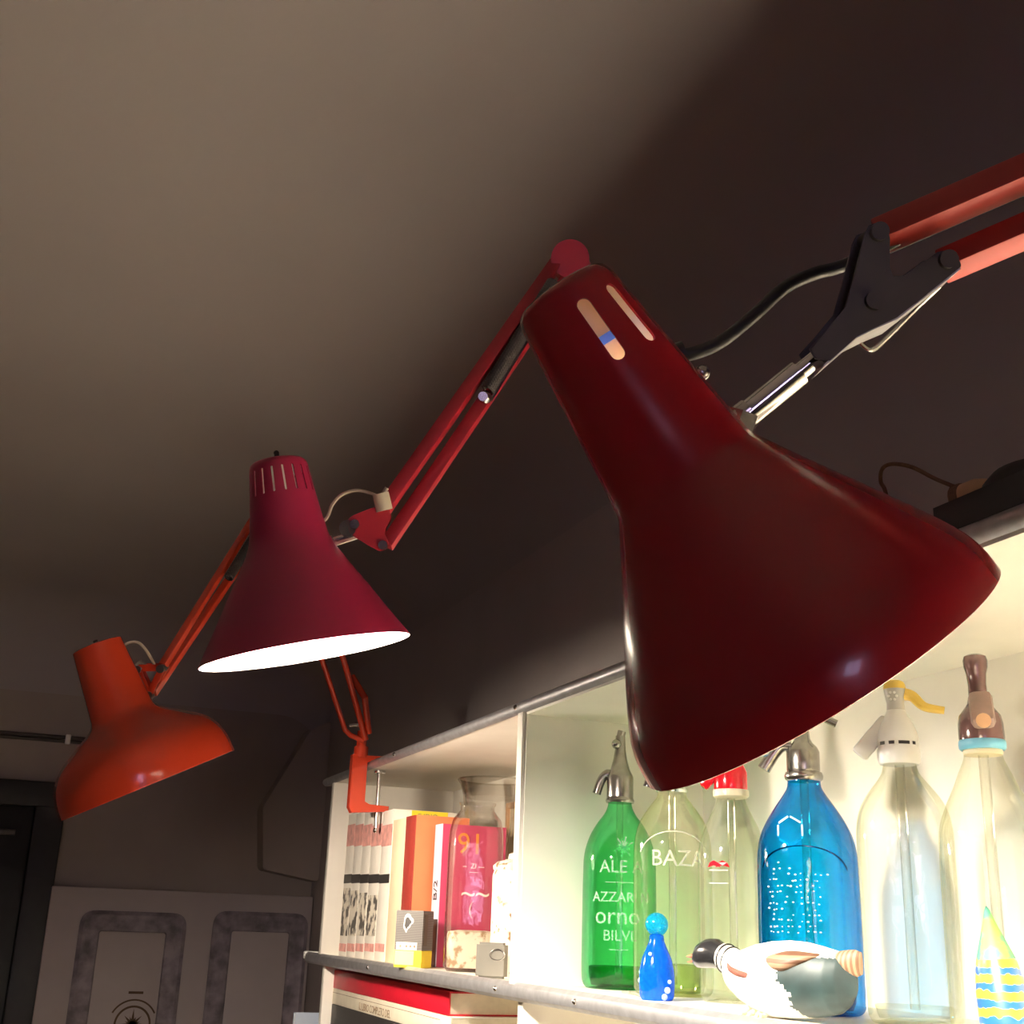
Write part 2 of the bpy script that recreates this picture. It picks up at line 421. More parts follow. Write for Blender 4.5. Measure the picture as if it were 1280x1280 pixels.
# conduit with clips along the far wall
pa, pb = ony(-60, 914, YF-.014), ony(130, 929, YF-.014)
cz = ony(60, 922, YF-.014).z
t = thing('cable_conduit', 'thin double cable run along the dark far wall above the door', 'conduit', (pa.x, YF-.014, cz))
for dz in (.006, -.006): link('cable', cyl(NB(), (-1.6, YF-.006, cz+dz), (.47, YF-.006, cz+dz), .0055, 8), M['gunmetal'], t)
for px in (85, 20):
    q = ony(px, 924, YF-.01)
    if px == 20: q.x = -.62
    link('clip', box(NB(), (q.x, YF-.008, cz), (.016, .016, .03), bev=.003), M['whiteplastic'], t)

# white cupboard with framed panels against the far wall
cx0 = ony(65, 1107, YF-.06).x; ctop = ony(65, 1107, YF-.06).z; YC = YF-.06
t = thing('cupboard', 'white painted cupboard with two grey framed door panels against the far wall', 'cupboard', (cx0+.3, YC, 0))
link('body', bx((cx0, YC, .02), (XR-.004, YF-.001, ctop), .004), M['cupboard'], t)
def panel(px0, px1, ptop, rose=False):
    a = ony(px0, ptop, YC); b = ony(px1, ptop, YC); W = b.x-a.x; fw = .062
    z1, z0 = a.z, .35
    door = link('door_panel', bx((a.x+fw*.7, YC-.006, z0+fw*.7), (b.x-fw*.7, YC, z1-fw*.7), .002), M['cupboard'], t)
    bm = NB()
    outer = rounded([(a.x, z0), (b.x, z0), (b.x, z1), (a.x, z1)], .045, 6)
    n = len(outer); inn = rounded([(a.x+fw, z0+fw), (b.x-fw, z0+fw), (b.x-fw, z1-fw), (a.x+fw, z1-fw)], .006, 6)
    rings = []
    for prof_t, yy in ((0, 0), (.0, .010), (.18, .016), (.45, .013), (.62, .016), (.9, .012), (1, 0)):
        rings.append([bm.verts.new((o[0]+(i[0]-o[0])*prof_t, YC-yy, o[1]+(i[1]-o[1])*prof_t)) for o, i in zip(outer, inn)])
    for q in range(len(rings)-1):
        for k in range(n): bm.faces.new((rings[q][k], rings[q][(k+1) % n], rings[q+1][(k+1) % n], rings[q+1][k]))
    link('moulding', bm, M['frame'], door)
    return a, b
panel(102, 235, 1137)
panel(268, 386, 1138)
# printed compass rose on the left-hand panel
cp = ony(165, 1281, YC-.007)
t2 = tag(bpy.data.objects.new('compass_print', None), 'small brown compass rose printed on the left cupboard panel', 'print'); COL.objects.link(t2); t2.location = cp
def ring(bm, c, r0, r1, y0, a0=0, a1=2*PI, n=48):
    pts = []
    for k in range(n):
        aa, ab = a0+(a1-a0)*k/n, a0+(a1-a0)*(k+1)/n
        vs = [bm.verts.new((c.x+r*math.cos(q), y0, c.z+r*math.sin(q))) for r, q in ((r0, aa), (r1, aa), (r1, ab), (r0, ab))]
        bm.faces.new(vs)
    bmesh.ops.remove_doubles(bm, verts=bm.verts[:], dist=1e-5)
    g = bmesh.ops.extrude_face_region(bm, geom=bm.faces[:])
    for v in g['geom']:
        if isinstance(v, bmesh.types.BMVert): v.co.y -= .0008
    return bm
mp = m_per_px(cp)
bm = ring(NB(), cp, 20*mp, 22.5*mp, YC-.0065); link('ring', bm, M['sepia'], t2, False)
bm = ring(NB(), cp, 28*mp, 30*mp, YC-.0065, math.radians(28), math.radians(152), 30); link('arc', bm, M['sepia'], t2, False)
bm = NB()
for k in range(16):
    a = 2*PI*k/16; L = (19 if k % 4 == 0 else 15 if k % 2 == 0 else 10)*mp; wd = 2.6*mp
    prism(bm, [(cp.x+wd*math.cos(a+PI/2), YC-.0068, cp.z+wd*math.sin(a+PI/2)), (cp.x+L*math.cos(a), YC-.0068, cp.z+L*math.sin(a)), (cp.x-wd*math.cos(a+PI/2), YC-.0068, cp.z-wd*math.sin(a+PI/2))], (0, 1, 0), .0006)
link('star', bm, M['sepia'], t2, False)
link('caption', bx((cp.x-9*mp, YC-.0072, cp.z+36*mp), (cp.x+9*mp, YC-.006, cp.z+39*mp)), M['sepia'], t2, False)

# ---------------------------------------------------------------- shelving unit
YL, YR, YD = 2.63, -.55, 1.553     # left end, right end, divider
shelf = thing('shelving_unit', 'long white wall shelving unit with aluminium edging carrying books and siphons', 'shelf', ((XS+XB)/2, 1.2, 0))
link('top_board', bx((XS+.003, YR, ZT), (XB, YL+.075, ZT+.016), .001), M['white'], shelf)
def trim(z0, z1, name, par, yl):
    prof = [(XS, z0+.002), (XS-.003, z0+.005), (XS-.004, (z0+z1)/2), (XS-.003, z1-.005), (XS, z1-.002), (XS+.003, z1), (XS+.003, z0)]
    bm = NB(); prism(bm, [(x, (YR+yl)/2, z) for x, z in prof], (0, 1, 0), yl-YR)
    return link(name, bm, M['alu'], par)
tp = trim(ZT-.001, ZT+.0165, 'edge_strip', shelf, YL+.075)
for Y in (2.15, YD+.01, .95):
    link('screw', sphere(NB(), (XS-.004, Y, ZT+.008), .0035, 10), M['chrome'], tp)
link('middle_board', bx((XS+.003, YR, ZB-.018), (XB, YL+.11, ZB), .001), M['white'], shelf)
tp = trim(ZB-.0195, ZB+.003, 'edge_strip', shelf, YL+.11)
for Y in (2.23, 1.6, 1.35):
    link('screw', sphere(NB(), (XS-.004, Y, ZB-.008), .0035, 10), M['chrome'], tp)
link('strip_end', bx((XS-.004, YL+.11, ZB-.012), (XS+.05, YL+.128, ZB+.004), .003), M['whiteplastic'], shelf)
link('side_panel', bx((XS+.001, YL-.012, ZB), (XB, YL+.006, ZT), .001), M['white'], shelf)
link('divider', bx((XS-.001, YD-.009, ZB), (XB, YD+.009, ZT), .001), [M['white']], shelf)
link('back_panel', bx((XB, YR, 0.05), (XR-.001, YL+.11, ZT), .0), M['cream'], shelf)
link('divider_face', bx((XS+.004, YD-.0125, ZB), (XB, YD-.009, ZT)), M['cream'], shelf)
link('top_lining', bx((XS+.004, YR, ZT-.004), (XB, YD-.0125, ZT)), M['cream'], shelf)
link('back_lining', bx((XB-.004, YD+.009, ZB), (XB, YL-.012, ZT)), M['white'], shelf)
link('side_panel', bx((XS+.012, YL-.012, .05), (XB, YL+.006, ZB-.018), .001), M['white'], shelf)
link('divider', bx((XS+.012, YD-.009, .05), (XB, YD+.009, ZB-.018), .001), M['white'], shelf)
link('side_panel', bx((XS+.001, YR, .05), (XB, YR+.018, ZT), .001), M['white'], shelf)
for z in (1.19, .80, .42, .07):
    link('lower_board', bx((XS+.003, YR+.018, z-.018), (XB, YL-.012, z), .001), M['white'], shelf)
link('shelf_lug', bx((XS+.02, YD-.05, ZB-.075), (XS+.09, YD+.05, ZB-.068), .002), M['white'], shelf)

# ---------------------------------------------------------------- siphon bottles
def bottle(name, label, pxc, X, prof, gmat, seg=56, pybody=1150, base_mat=None, sq=0., flat=1., tube_in=True, base=0.12, group='siphon bottles on the shelf', refv=None):
    """prof: list of (pixel row, half width in pixels) from base up to the neck, read at the bottle's own distance"""
    P = onx(pxc, pybody, X); cx, cy = P.x, P.y
    mp = m_per_px((cx, cy, 1.65))
    pr = []
    y0 = prof[0][0]; z0 = z_at(cx, cy, y0)
    ztop = z_at(cx, cy, prof[-1][0])
    for y, w in prof:
        z = ZB + (z_at(cx, cy, y)-z0)*(ztop-ZB)/(ztop-z0)
        pr.append((z, w*mp))
    t = thing(name, label, 'siphon bottle', (cx, cy, ZB), group)
    bm = NB(); r0 = pr[0][1]
    body = [(ZB+.004, 0), (ZB+.0035, r0*.6), (ZB+.0008, r0*.8), (ZB+.0012, r0*.9)] + [(z, r) for z, r in pr]
    # refine the profile smoothly
    sp = smooth_pts([(b[1], 0, b[0]) for b in body[3:]], 5)
    body = body[:3] + [(v.z, max(v.x, 0)) for v in sp]
    lathe(bm, (cx, cy, 0), (0, 0, 1), [(z, r) for z, r in body], seg, refv, sq=sq, flat=flat)
    g = link('glass_body', bm, gmat, t, angle=60)
    if base_mat:
        h = (ztop-ZB)*base
        bm = lathe(NB(), (cx, cy, 0), (0, 0, 1), [(ZB+.004, 0), (ZB+.004, r0*.86), (ZB+.012, r0*.93), (ZB+h, r0*.95), (ZB+h+.001, r0*.9), (ZB+h, 0)], seg, refv, sq=sq, flat=flat)
        link('thick_base', bm, base_mat, g, angle=60)
    if tube_in:
        bm = cyl(NB(), (cx, cy, ZB+.012), (cx, cy, ztop+.004), .0045, 12); link('dip_tube', bm, M['tube'], t)
    fd = (CAM-Vector((cx, cy, CAM.z))).normalized()
    sd = Vector((-fd.y, fd.x, 0))      # towards the picture's right
    return dict(t=t, c=(cx, cy), mp=mp, zt=ztop, f=fd, s=sd, z=lambda y: z_at(cx, cy, y), g=g)
def head_lathe(b, rows, name, mat, seg=36, par=None, flatp=1.):
    pr = [(b['z'](y), w*b['mp']) for y, w in rows]
    bm = lathe(NB(), (*b['c'], 0), (0, 0, 1), pr, seg, cap0=True, cap1=True)
    return link(name, bm, mat, par or b['t'], angle=40)
def bpt(b, dx, y, fwd=0.):
    """point dx pixels to the right of the bottle's axis at pixel row y, fwd metres towards the reader"""
    P = Vector((*b['c'], b['z'](y))); return P + b['s']*(dx*b['mp']) + b['f']*fwd
def spout(b, pts, r, mat, name='spout', fwd=0.):
    return link(name, tube(NB(), [bpt(b, dx, y, fwd) for dx, y in pts], r, 14, curve=True), mat, b['t'])

# 1 green
g = bottle('siphon_bottle', 'green glass siphon bottle with pewter head, nearest the divider', 774, .738,
           [(1232, 39), (1226, 44), (1212, 46), (1160, 46), (1090, 45.5), (1066, 44), (1046, 38), (1030, 29), (1018, 20), (1008, 15.5), (1000, 15)], M['g_green'], base_mat=M['g_greend'], base=.11)
head_lathe(g, [(1004, 17.5), (1001, 18.5), (998, 17), (996, 17), (972, 17), (969, 16), (962, 12.5), (950, 9), (938, 7), (928, 6.5), (920, 6)], 'metal_head', M['pewter'])
spout(g, [(-10, 968), (-17, 968), (-24, 976), (-30, 993)], .0058, M['pewter'])
link('knob', merge(sphere(NB(), bpt(g, -5, 931, .006), .0065, 14), cyl(NB(), bpt(g, 0, 922), bpt(g, 2, 914), .0055, 12)), M['pewter'], g['t'])
for s, y, sz, off in (('ALE A', 1086, .022, .05), ('\u2014\u2014\u2014', 1104, .012, .0), ('AZZARI N', 1123, .017, .05), ('orno', 1146, .030, -.05), ('BILVL', 1170, .018, .02), ('\u2014\u2014', 1186, .012, 0)):
    bm = wrap_text(text_bm(s, sz, .0004), *g['c'], g['z'](y), 46*g['mp'], g['f'], off)
    link('raised_lettering', bm, M['etch_w'], g['g'], False)
bm = NB()
for k in range(7):
    a = k*PI/7
    merge(bm, wrap_text(box(NB(), (0, 0, 0), (.026*(.6+.4*(k % 2)), .0016, .0006), rot=Matrix.Rotation(a, 3, 'Z')), *g['c'], g['z'](1061), 42*g['mp'], g['f'], .12))
link('raised_star', bm, M['etch_w'], g['g'], False)

# 2 clear, half hidden
c2 = bottle('siphon_bottle', 'clear yellowish siphon bottle behind the little blue glass figure', 841, .745,
            [(1242, 42), (1236, 47), (1222, 49), (1160, 49), (1080, 49), (1050, 47.5), (1030, 42), (1015, 33), (1003, 24), (996, 19), (986, 17.5)], M['g_clear'], base_mat=M['g_cleard'], base=.14)
head_lathe(c2, [(991, 19), (988, 20.5), (985, 19), (984, 16.5), (962, 16.5), (958, 14), (948, 11), (936, 8), (926, 7), (916, 6.5)], 'metal_head', M['chrome'])
spout(c2, [(-10, 960), (-17, 958), (-25, 968), (-31, 985)], .0058, M['chrome'])
bm = wrap_text(text_bm('BAZA', .026, .0004), *c2['c'], c2['z'](1076), 49*c2['mp'], c2['f'], .15); link('raised_lettering', bm, M['etch_c'], c2['g'], False)
bm = NB()
merge(bm, wrap_text(ring(NB(), Vector((0, 0, 0)), .052, .0535, 0, math.radians(35), math.radians(145), 30), 0, 0, 0, 1, (1, 0)))
bm.free(); bm = NB()
for k in range(24):
    a = math.radians(30+120*k/24)
    box(bm, (.054*math.cos(a), .05*math.sin(a), 0), (.0062, .0012, .0005), rot=Matrix.Rotation(a+PI/2, 3, 'Z'))
link('raised_arch', wrap_text(bm, *c2['c'], c2['z'](1096), 49*c2['mp'], c2['f'], .05), M['etch_c'], c2['g'], False)

# 3 red headed
r3 = bottle('siphon_bottle', 'clear siphon bottle with red plastic head and cream collar', 917, .757,
            [(1250, 36), (1244, 41), (1230, 43), (1150, 43), (1085, 43), (1060, 41.5), (1040, 36), (1022, 28), (1008, 21), (998, 17.5), (990, 17)], M['g_red'])
head_lathe(r3, [(998, 20), (996, 22.5), (991, 23), (988, 22.5), (987, 19)], 'collar', M['creamplastic'])
head_lathe(r3, [(988, 21), (986, 21.5), (966, 21.5), (958, 18), (948, 12), (940, 8.5), (925, 8), (912, 8.5), (910, 6)], 'plastic_head', M['redplastic'])
link('spout', bar(NB(), bpt(r3, -12, 957), bpt(r3, -35, 985), .012, .012, (0, 0, 1), .003), M['redplastic'], r3['t'])
for dx in (-.55, -.28):
    bm = NB()
    prism(bm, [(-.008, -.003, 0), (-.005, .002, 0), (.0, .0042, 0), (.005, .002, 0), (.008, -.003, 0), (0, -.001, 0)], (0, 0, 1), .0006)
    link('printed_mark', wrap_text(bm, *r3['c'], r3['z'](1083), 43*r3['mp'], r3['f'], dx), M['redplastic'], r3['g'], False)
for y in (1090, 1106):
    link('printed_line', wrap_text(box(NB(), (0, 0, 0), (.022, .0012, .0005)), *r3['c'], r3['z'](y), 43*r3['mp'], r3['f'], -.42), M['greyplastic'], r3['g'], False)

# 4 blue
b4 = bottle('siphon_bottle', 'bright blue glass siphon bottle with pewter head, behind the duck', 1012, .752,
            [(1266, 55), (1260, 61), (1246, 62.5), (1180, 62.5), (1100, 62), (1066, 61), (1046, 57), (1028, 49), (1010, 38), (994, 27), (984, 21.5), (972, 20.5)], M['g_blue'], base_mat=M['g_blued'], base=.10)
head_lathe(b4, [(977, 21), (974, 24), (970, 24.5), (966, 23), (965, 20.5), (963, 21), (940, 21), (934, 18), (929, 13), (924, 10), (914, 9), (900, 9), (894, 7)], 'metal_head', M['pewter'])
spout(b4, [(-14, 932), (-26, 932), (-36, 941), (-50, 962)], .0068, M['pewter'])
link('lever', tube(NB(), [bpt(b4, 4, 900), bpt(b4, 22, 896), bpt(b4, 44, 905)], .0042, 10, curve=True), M['pewter'], b4['t'])
bm = NB(); R4 = 62.5*b4['mp']
rnd = random.Random(3)
for row, y in enumerate(range(1082, 1172, 7)):
    n = 4 if row < 2 else 11
    for k in range(n):
        if rnd.random() < .33: continue
        x = -.036+.0052*k+rnd.uniform(-.0015, .0015)
        if row < 3: x += .008
        q = wrap_text(sphere(NB(), (x, rnd.uniform(-.001, .001), 0), rnd.uniform(.0006, .0013), 6, (1.2, .8, .6)), *b4['c'], b4['z'](y), R4, b4['f'], -.12); merge(bm, q)
link('raised_dots', bm, M['etch_b'], b4['g'], True)
bm = NB()
for k in range(40):
    a = math.radians(20+140*k/40); merge(bm, wrap_text(box(NB(), (.05*math.cos(a), .03*math.sin(a), 0), (.0045, .0010, .0005), rot=Matrix.Rotation(a+PI/2, 3, 'Z')), *b4['c'], b4['z'](1100), R4, b4['f'], -.1))
link('raised_arch', bm, M['g_blued'], b4['g'], False)
bm = NB()
for k in range(6):
    a = 2*PI*k/6; merge(bm, wrap_text(box(NB(), (.0125*math.cos(a), .0125*math.sin(a), 0), (.012, .0018, .0008), rot=Matrix.Rotation(a+PI/2, 3, 'Z')), *b4['c'], b4['z'](1043), 57*b4['mp'], b4['f'], -.35))
link('raised_hexagon', bm, M['etch_b'], b4['g'], False)

# 5 tall clear with white head
w5 = bottle('siphon_bottle', 'tall clear squarish siphon bottle with white head and yellow lever', 1137, .775,
            [(1268, 52), (1262, 56), (1248, 58), (1150, 60), (1060, 61), (1030, 60), (1010, 55), (993, 45), (976, 31), (966, 24), (955, 21), (948, 20)], M['g_white'], base_mat=M['g_red'], base=.06, sq=3.2, flat=.95, refv=(.55, .83, 0))
head_lathe(w5, [(956, 24), (953, 26), (946, 27), (938, 26.5), (935, 25)], 'collar', M['whiteplastic'])
h5 = head_lathe(w5, [(936, 25), (928, 26), (918, 25), (905, 20.5), (896, 15), (888, 11.5)], 'plastic_head', M['whiteplastic'])
head_lathe(w5, [(889, 11.5), (880, 11), (872, 12.5), (862, 14)], 'grey_stem', M['greyplastic'])
head_lathe(w5, [(862, 14.2), (857, 14), (853, 12), (851, 8)], 'yellow_cap', M['yellowplastic'])
link('lever', tube(NB(), [bpt(w5, 12, 868), bpt(w5, 22, 871), bpt(w5, 36, 884), bpt(w5, 60, 889)], [.0062, .0036], 10, curve=True), M['yellowplastic'], w5['t'])
link('spout', bar(NB(), bpt(w5, -10, 900), bpt(w5, -50, 944), .008, .017, (0, 0, 1), .003), M['whiteplastic'], w5['t'])
bm = NB()
for dx in (-.9, -.78, -.35, -.26, .12, .24, .36, .48, .85):
    merge(bm, wrap_text(box(NB(), (0, 0, 0), (.0035, .0030, .0006)), *w5['c'], w5['z'](931), 25.8*w5['mp'], w5['f'], dx))
link('collar_marks', bm, M['p_dark'], h5, False)
bm = NB()
for k in range(6):
    a = 2*PI*k/6; merge(bm, sphere(NB(), bpt(w5, -3+5*math.cos(a), 872+5*math.sin(a), 13.2*w5['mp']), .0013, 8))
link('stem_dots', bm, M['whiteplastic'], w5['t'])

# 6 right-hand with brown head
b6 = bottle('siphon_bottle', 'clear siphon bottle with brown bakelite head and blue ring, rightmost', 1247, .775,
            [(1276, 57), (1270, 62), (1255, 64), (1150, 64), (1060, 63), (1030, 60), (1005, 51), (985, 41), (965, 32), (950, 25), (942, 23.5)], M['g_white'])
head_lathe(b6, [(944, 24), (941, 25), (938, 24)], 'collar', M['creamplastic'])
head_lathe(b6, [(938, 27), (936, 29), (931, 29.5), (927, 29), (925, 27)], 'ring', M['bluegasket'])
hb = head_lathe(b6, [(926, 28), (922, 28.5), (905, 28), (895, 26), (887, 20), (880, 14.5), (870, 12), (855, 11.5), (843, 12.5), (834, 15), (826, 15.5), (821, 14), (819, 10)], 'bakelite_head', M['brownplastic'])
link('spout', bar(NB(), bpt(b6, 2, 872, .012), bpt(b6, 4, 914, .036), .020, .014, b6['f'], .005), M['brownplastic2'], b6['t'])
link('spout_mouth', cyl(NB(), bpt(b6, 4, 910, .040), bpt(b6, 4, 911, .0455), .0062, 14), M['wood'], b6['t'])

# ---------------------------------------------------------------- blue glass figure
P = onz(821, 1243, ZB); cx, cy = P.x, P.y
cx, cy = .672, onx(821, 1200, .672).y
mp = m_per_px((cx, cy, 1.55)); zf = lambda y: z_at(cx, cy, y)
t = thing('glass_figure', 'small cobalt blue blown glass figure with round head', 'ornament', (cx, cy, ZB))
zb0 = zf(1245); k = (zf(1141)-ZB)/(zf(1141)-zb0); zz = lambda y: ZB+(zf(y)-zb0)*k
bm = lathe(NB(), (cx, cy, 0), (0, 0, 1), [(ZB, 0), (ZB, 19*mp), (zz(1240), 21.5*mp), (zz(1225), 22.5*mp), (zz(1210), 22*mp), (zz(1195), 18.5*mp), (zz(1185), 14*mp), (zz(1175), 9.5*mp), (zz(1168), 9*mp), (zz(1164), 0)], 32)
link('body', bm, M['figblue'], t, angle=60)
link('core', lathe(NB(), (cx, cy, 0), (0, 0, 1), [(zz(1240), 0), (zz(1238), 11*mp), (zz(1215), 14*mp), (zz(1198), 11*mp), (zz(1186), 0)], 24), M['figcyan'], t, angle=60)
link('head', sphere(NB(), (cx, cy, zz(1155)), 14.5*mp, 28), M['figcyan'], t)
sdv = Vector((.84, -.54, 0))
bm = NB()
for dx, y, r in ((-20, 1212, 4), (-22, 1222, 3.5), (-19, 1230, 3), (14, 1232, 4), (10, 1240, 4), (17, 1222, 2.5), (-9, 1190, 2.4)):
    fdv = Vector((-cx, -cy, 0)).normalized()
    sphere(bm, Vector((cx, cy, zz(y)))+sdv*(dx*mp*.92)+fdv*(.0155 if abs(dx) < 18 else .004), r*mp, 10)
link('white_drips', bm, M['etch_b'], t)
bm = NB()
for a, L in ((2.5, 30), (2.9, 22), (3.4, 25)):
    q = Vector((cx, cy, ZB+.003)); d = sdv*math.cos(a)+Vector((0, 0, .16))
    tube(bm, [q+sdv*(-14*mp), q+sdv*(-14*mp)+d*(L*mp*.5)+Vector((0, .004*(a-2.9), .001)), q+sdv*(-14*mp)+d*(L*mp)+Vector((0, .02*(a-2.9), .0))], [.0028, .0012], 8)
link('glass_fronds', bm, M['g_white'], t)

# ---------------------------------------------------------------- duck
A = Vector((.648, onx(872, 1200, .648).y, 0)); B = Vector((.676, onx(1060, 1200, .676).y, 0))
h = (B-A).normalized(); nn = Vector((h.y, -h.x, 0))
if nn.dot(CAM-A) < 0: nn = -nn
dk = lambda x, y: onp(x, y, A, nn)
t = thing('duck_ornament', 'painted wooden duck with black head and white body facing left', 'duck', ((A+B)/2).to_tuple()[:2]+(ZB,))
def loft(bm, secs, seg=28, mi=None):
    """secs: (centre, half height, half width, tangent)"""
    rings = []
    for i, (c, hh, ww, tl) in enumerate(secs):
        up = Vector((0, 0, 1)) - tl*tl.z; up.normalize(); sd = tl.cross(up)
        rings.append([bm.verts.new(c+up*(hh*math.sin(2*PI*k/seg))+sd*(ww*math.cos(2*PI*k/seg))) for k in range(seg)])
    for i in range(len(rings)-1):
        for k in range(seg):
            f = bm.faces.new((rings[i][k], rings[i][(k+1) % seg], rings[i+1][(k+1) % seg], rings[i+1][k]))
            if mi: f.material_index = mi(i, f)
    bm.faces.new(rings[0][::-1]); bm.faces.new(rings[-1]); return bm
mpd = m_per_px(((A+B)/2).to_tuple()[:2]+(1.55,))
low = dk(960, 1261).z; dz = ZB-low
def sec(x, ytop, ybot, wpx):
    a, b = dk(x, ytop), dk(x, ybot); a.z += dz; b.z += dz; b.z = max(b.z, ZB)
    return [(a+b)/2, (a.z-b.z)/2, wpx*mpd]
raw = [sec(*q) for q in ((908, 1190, 1200, 5), (911, 1186, 1212, 13), (920, 1182, 1229, 22), (934, 1176, 1243, 29), (950, 1170, 1253, 34), (970, 1166, 1261, 36), (990, 1165, 1262, 36), (1010, 1167, 1262, 34), (1030, 1172, 1260, 30), (1046, 1177, 1257, 25), (1056, 1182, 1250, 18), (1063, 1188, 1240, 10), (1068, 1194, 1235, 5), (1071, 1204, 1228, 1.5))]
secs = []
for i in range(len(raw)-1):
    for k in range(9):
        u = k/9; secs.append((raw[i][0].lerp(raw[i+1][0], u), raw[i][1]*(1-u)+raw[i+1][1]*u, raw[i][2]*(1-u)+raw[i+1][2]*u, h))
secs.append((raw[-1][0], raw[-1][1], raw[-1][2], h))
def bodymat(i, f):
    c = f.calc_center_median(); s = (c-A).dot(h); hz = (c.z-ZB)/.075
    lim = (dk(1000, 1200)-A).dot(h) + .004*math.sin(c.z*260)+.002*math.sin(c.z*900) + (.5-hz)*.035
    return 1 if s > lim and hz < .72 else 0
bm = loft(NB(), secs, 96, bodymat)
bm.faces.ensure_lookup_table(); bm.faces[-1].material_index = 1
body = link('body', bm, [M['d_white'], M['d_shade']], t, angle=80)
def lift(p): p = p.copy(); p.z += dz; return p
# neck and head
hd = [(dk(872, 1186), 12, 10), (dk(876, 1184), 17, 14), (dk(884, 1182), 19.5, 16), (dk(894, 1182), 19, 17), (dk(903, 1186), 16, 16), (dk(910, 1191), 13, 14)]
nt_ = (dk(912, 1196)-dk(874, 1180)).normalized()
ss = [(lift(dk(868.5, 1185)), 3*mpd, 3*mpd, nt_)] + [(lift(c), hh*mpd, ww*mpd, nt_) for c, hh, ww in hd] + [(lift(dk(914, 1194)), 8*mpd, 8*mpd, nt_)]
link('head', loft(NB(), ss, 28), M['d_head'], t, angle=80)
nk = [(lift(dk(905, 1186)), 17*mpd, 16.5*mpd, nt_), (lift(dk(911, 1190)), 18*mpd, 17.5*mpd, nt_), (lift(dk(918, 1194)), 18*mpd, 18*mpd, nt_), (lift(dk(924, 1198)), 15*mpd, 15*mpd, nt_)]
link('collar', loft(NB(), nk, 28), M['d_white'], t, angle=80)
bm = NB(); x, y, a = basis(nt_)
for off in (908.5, 914.5):
    c = lift(dk(off, 1188+(off-908)*.6)); pts = [c+x*(18.3*mpd*math.cos(q*2*PI/32))+y*(17.6*mpd*math.sin(q*2*PI/32)) for q in range(33)]
    tube(bm, pts, .0009, 6)
link('neck_line', bm, M['d_head'], t)
bt = (dk(858, 1190)-dk(876, 1184)).normalized()
bm = NB(); loft(bm, [(lift(dk(874, 1186)), 5*mpd, 6*mpd, -bt), (lift(dk(866, 1185.5)), 3*mpd, 4.5*mpd, -bt), (lift(dk(859, 1186)), 1.0*mpd, 2*mpd, -bt)], 14)
loft(bm, [(lift(dk(874, 1191)), 3*mpd, 5*mpd, -bt), (lift(dk(866, 1192)), 1.8*mpd, 4*mpd, -bt), (lift(dk(860, 1193)), .8*mpd, 2*mpd, -bt)], 14)
link('beak', bm, M['d_beak'], t, angle=80)
def surf(x, y, out=.0):
    """point on the near flank of the duck's body seen at picture point x, y (approximate)"""
    p = lift(dk(x, y)); best = min(secs, key=lambda q: abs((q[0]-p).dot(h)))
    v = max(-.98, min(.98, (p.z-best[0].z)/max(best[1], 1e-4)))
    q = p + nn*(best[2]*math.sqrt(1-v*v)+out)
    return q
def patch(name, pts, mat, th=.0016, out=.0005):
    bm = NB(); n = len(pts)
    c = (sum(p[0] for p in pts)/n, sum(p[1] for p in pts)/n)
    rr = []
    for f in (1.0, .75, .5, .25):
        rr.append([bm.verts.new(surf(c[0]+(p[0]-c[0])*f, c[1]+(p[1]-c[1])*f, out+th*(1-f**3))) for p in pts])
    cc = bm.verts.new(surf(*c, out+th))
    for i in range(3):
        for k in range(n): bm.faces.new((rr[i][k], rr[i][(k+1) % n], rr[i+1][(k+1) % n], rr[i+1][k]))
    for k in range(n): bm.faces.new((rr[3][k], rr[3][(k+1) % n], cc))
    base = [bm.verts.new(surf(*p, -.004)) for p in pts]
    for k in range(n): bm.faces.new((base[k], base[(k+1) % n], rr[0][(k+1) % n], rr[0][k]))
    return link(name, bm, mat, t, angle=60)
pp = [tuple(v) for v in rounded([(924, 1192), (934, 1198), (950, 1203), (962, 1206), (960, 1213), (944, 1210), (930, 1203)], 5, 3)]
patch('breast_mark', pp, M['d_brown'])
pp = [tuple(v) for v in rounded([(978, 1186), (1004, 1177), (1040, 1182), (1030, 1190), (1004, 1205), (990, 1200)], 8, 3)]
patch('wing', pp, M['wing'], .004)
# tail feathers
q0 = lift(dk(1048, 1192)); q1 = lift(dk(1079, 1192))
bm = loft(NB(), [(lift(dk(1042, 1192)), 8*mpd, 9*mpd, h), (lift(dk(1052, 1193)), 14*mpd, 12*mpd, h), (lift(dk(1062, 1193)), 15*mpd, 10*mpd, h), (lift(dk(1069, 1193)), 15*mpd, 7*mpd, h), (lift(dk(1074, 1193)), 13.5*mpd, 4*mpd, h), (lift(dk(1077, 1193)), 12*mpd, 1.5*mpd, h)], 24)
link('tail', bm, M['tail'], t, angle=80)
bm = NB(); 
for x in (938, 948, 958, 966):
    q = surf(x, 1257, -.002); q.z = ZB; tube(bm, [q+Vector((0, 0, .007)), q+nn*.004+Vector((0, 0, .002)), q+nn*.009+Vector((0, 0, .0018))], [.0026, .0016], 8)
link('feet', bm, M['p_cream'], t)

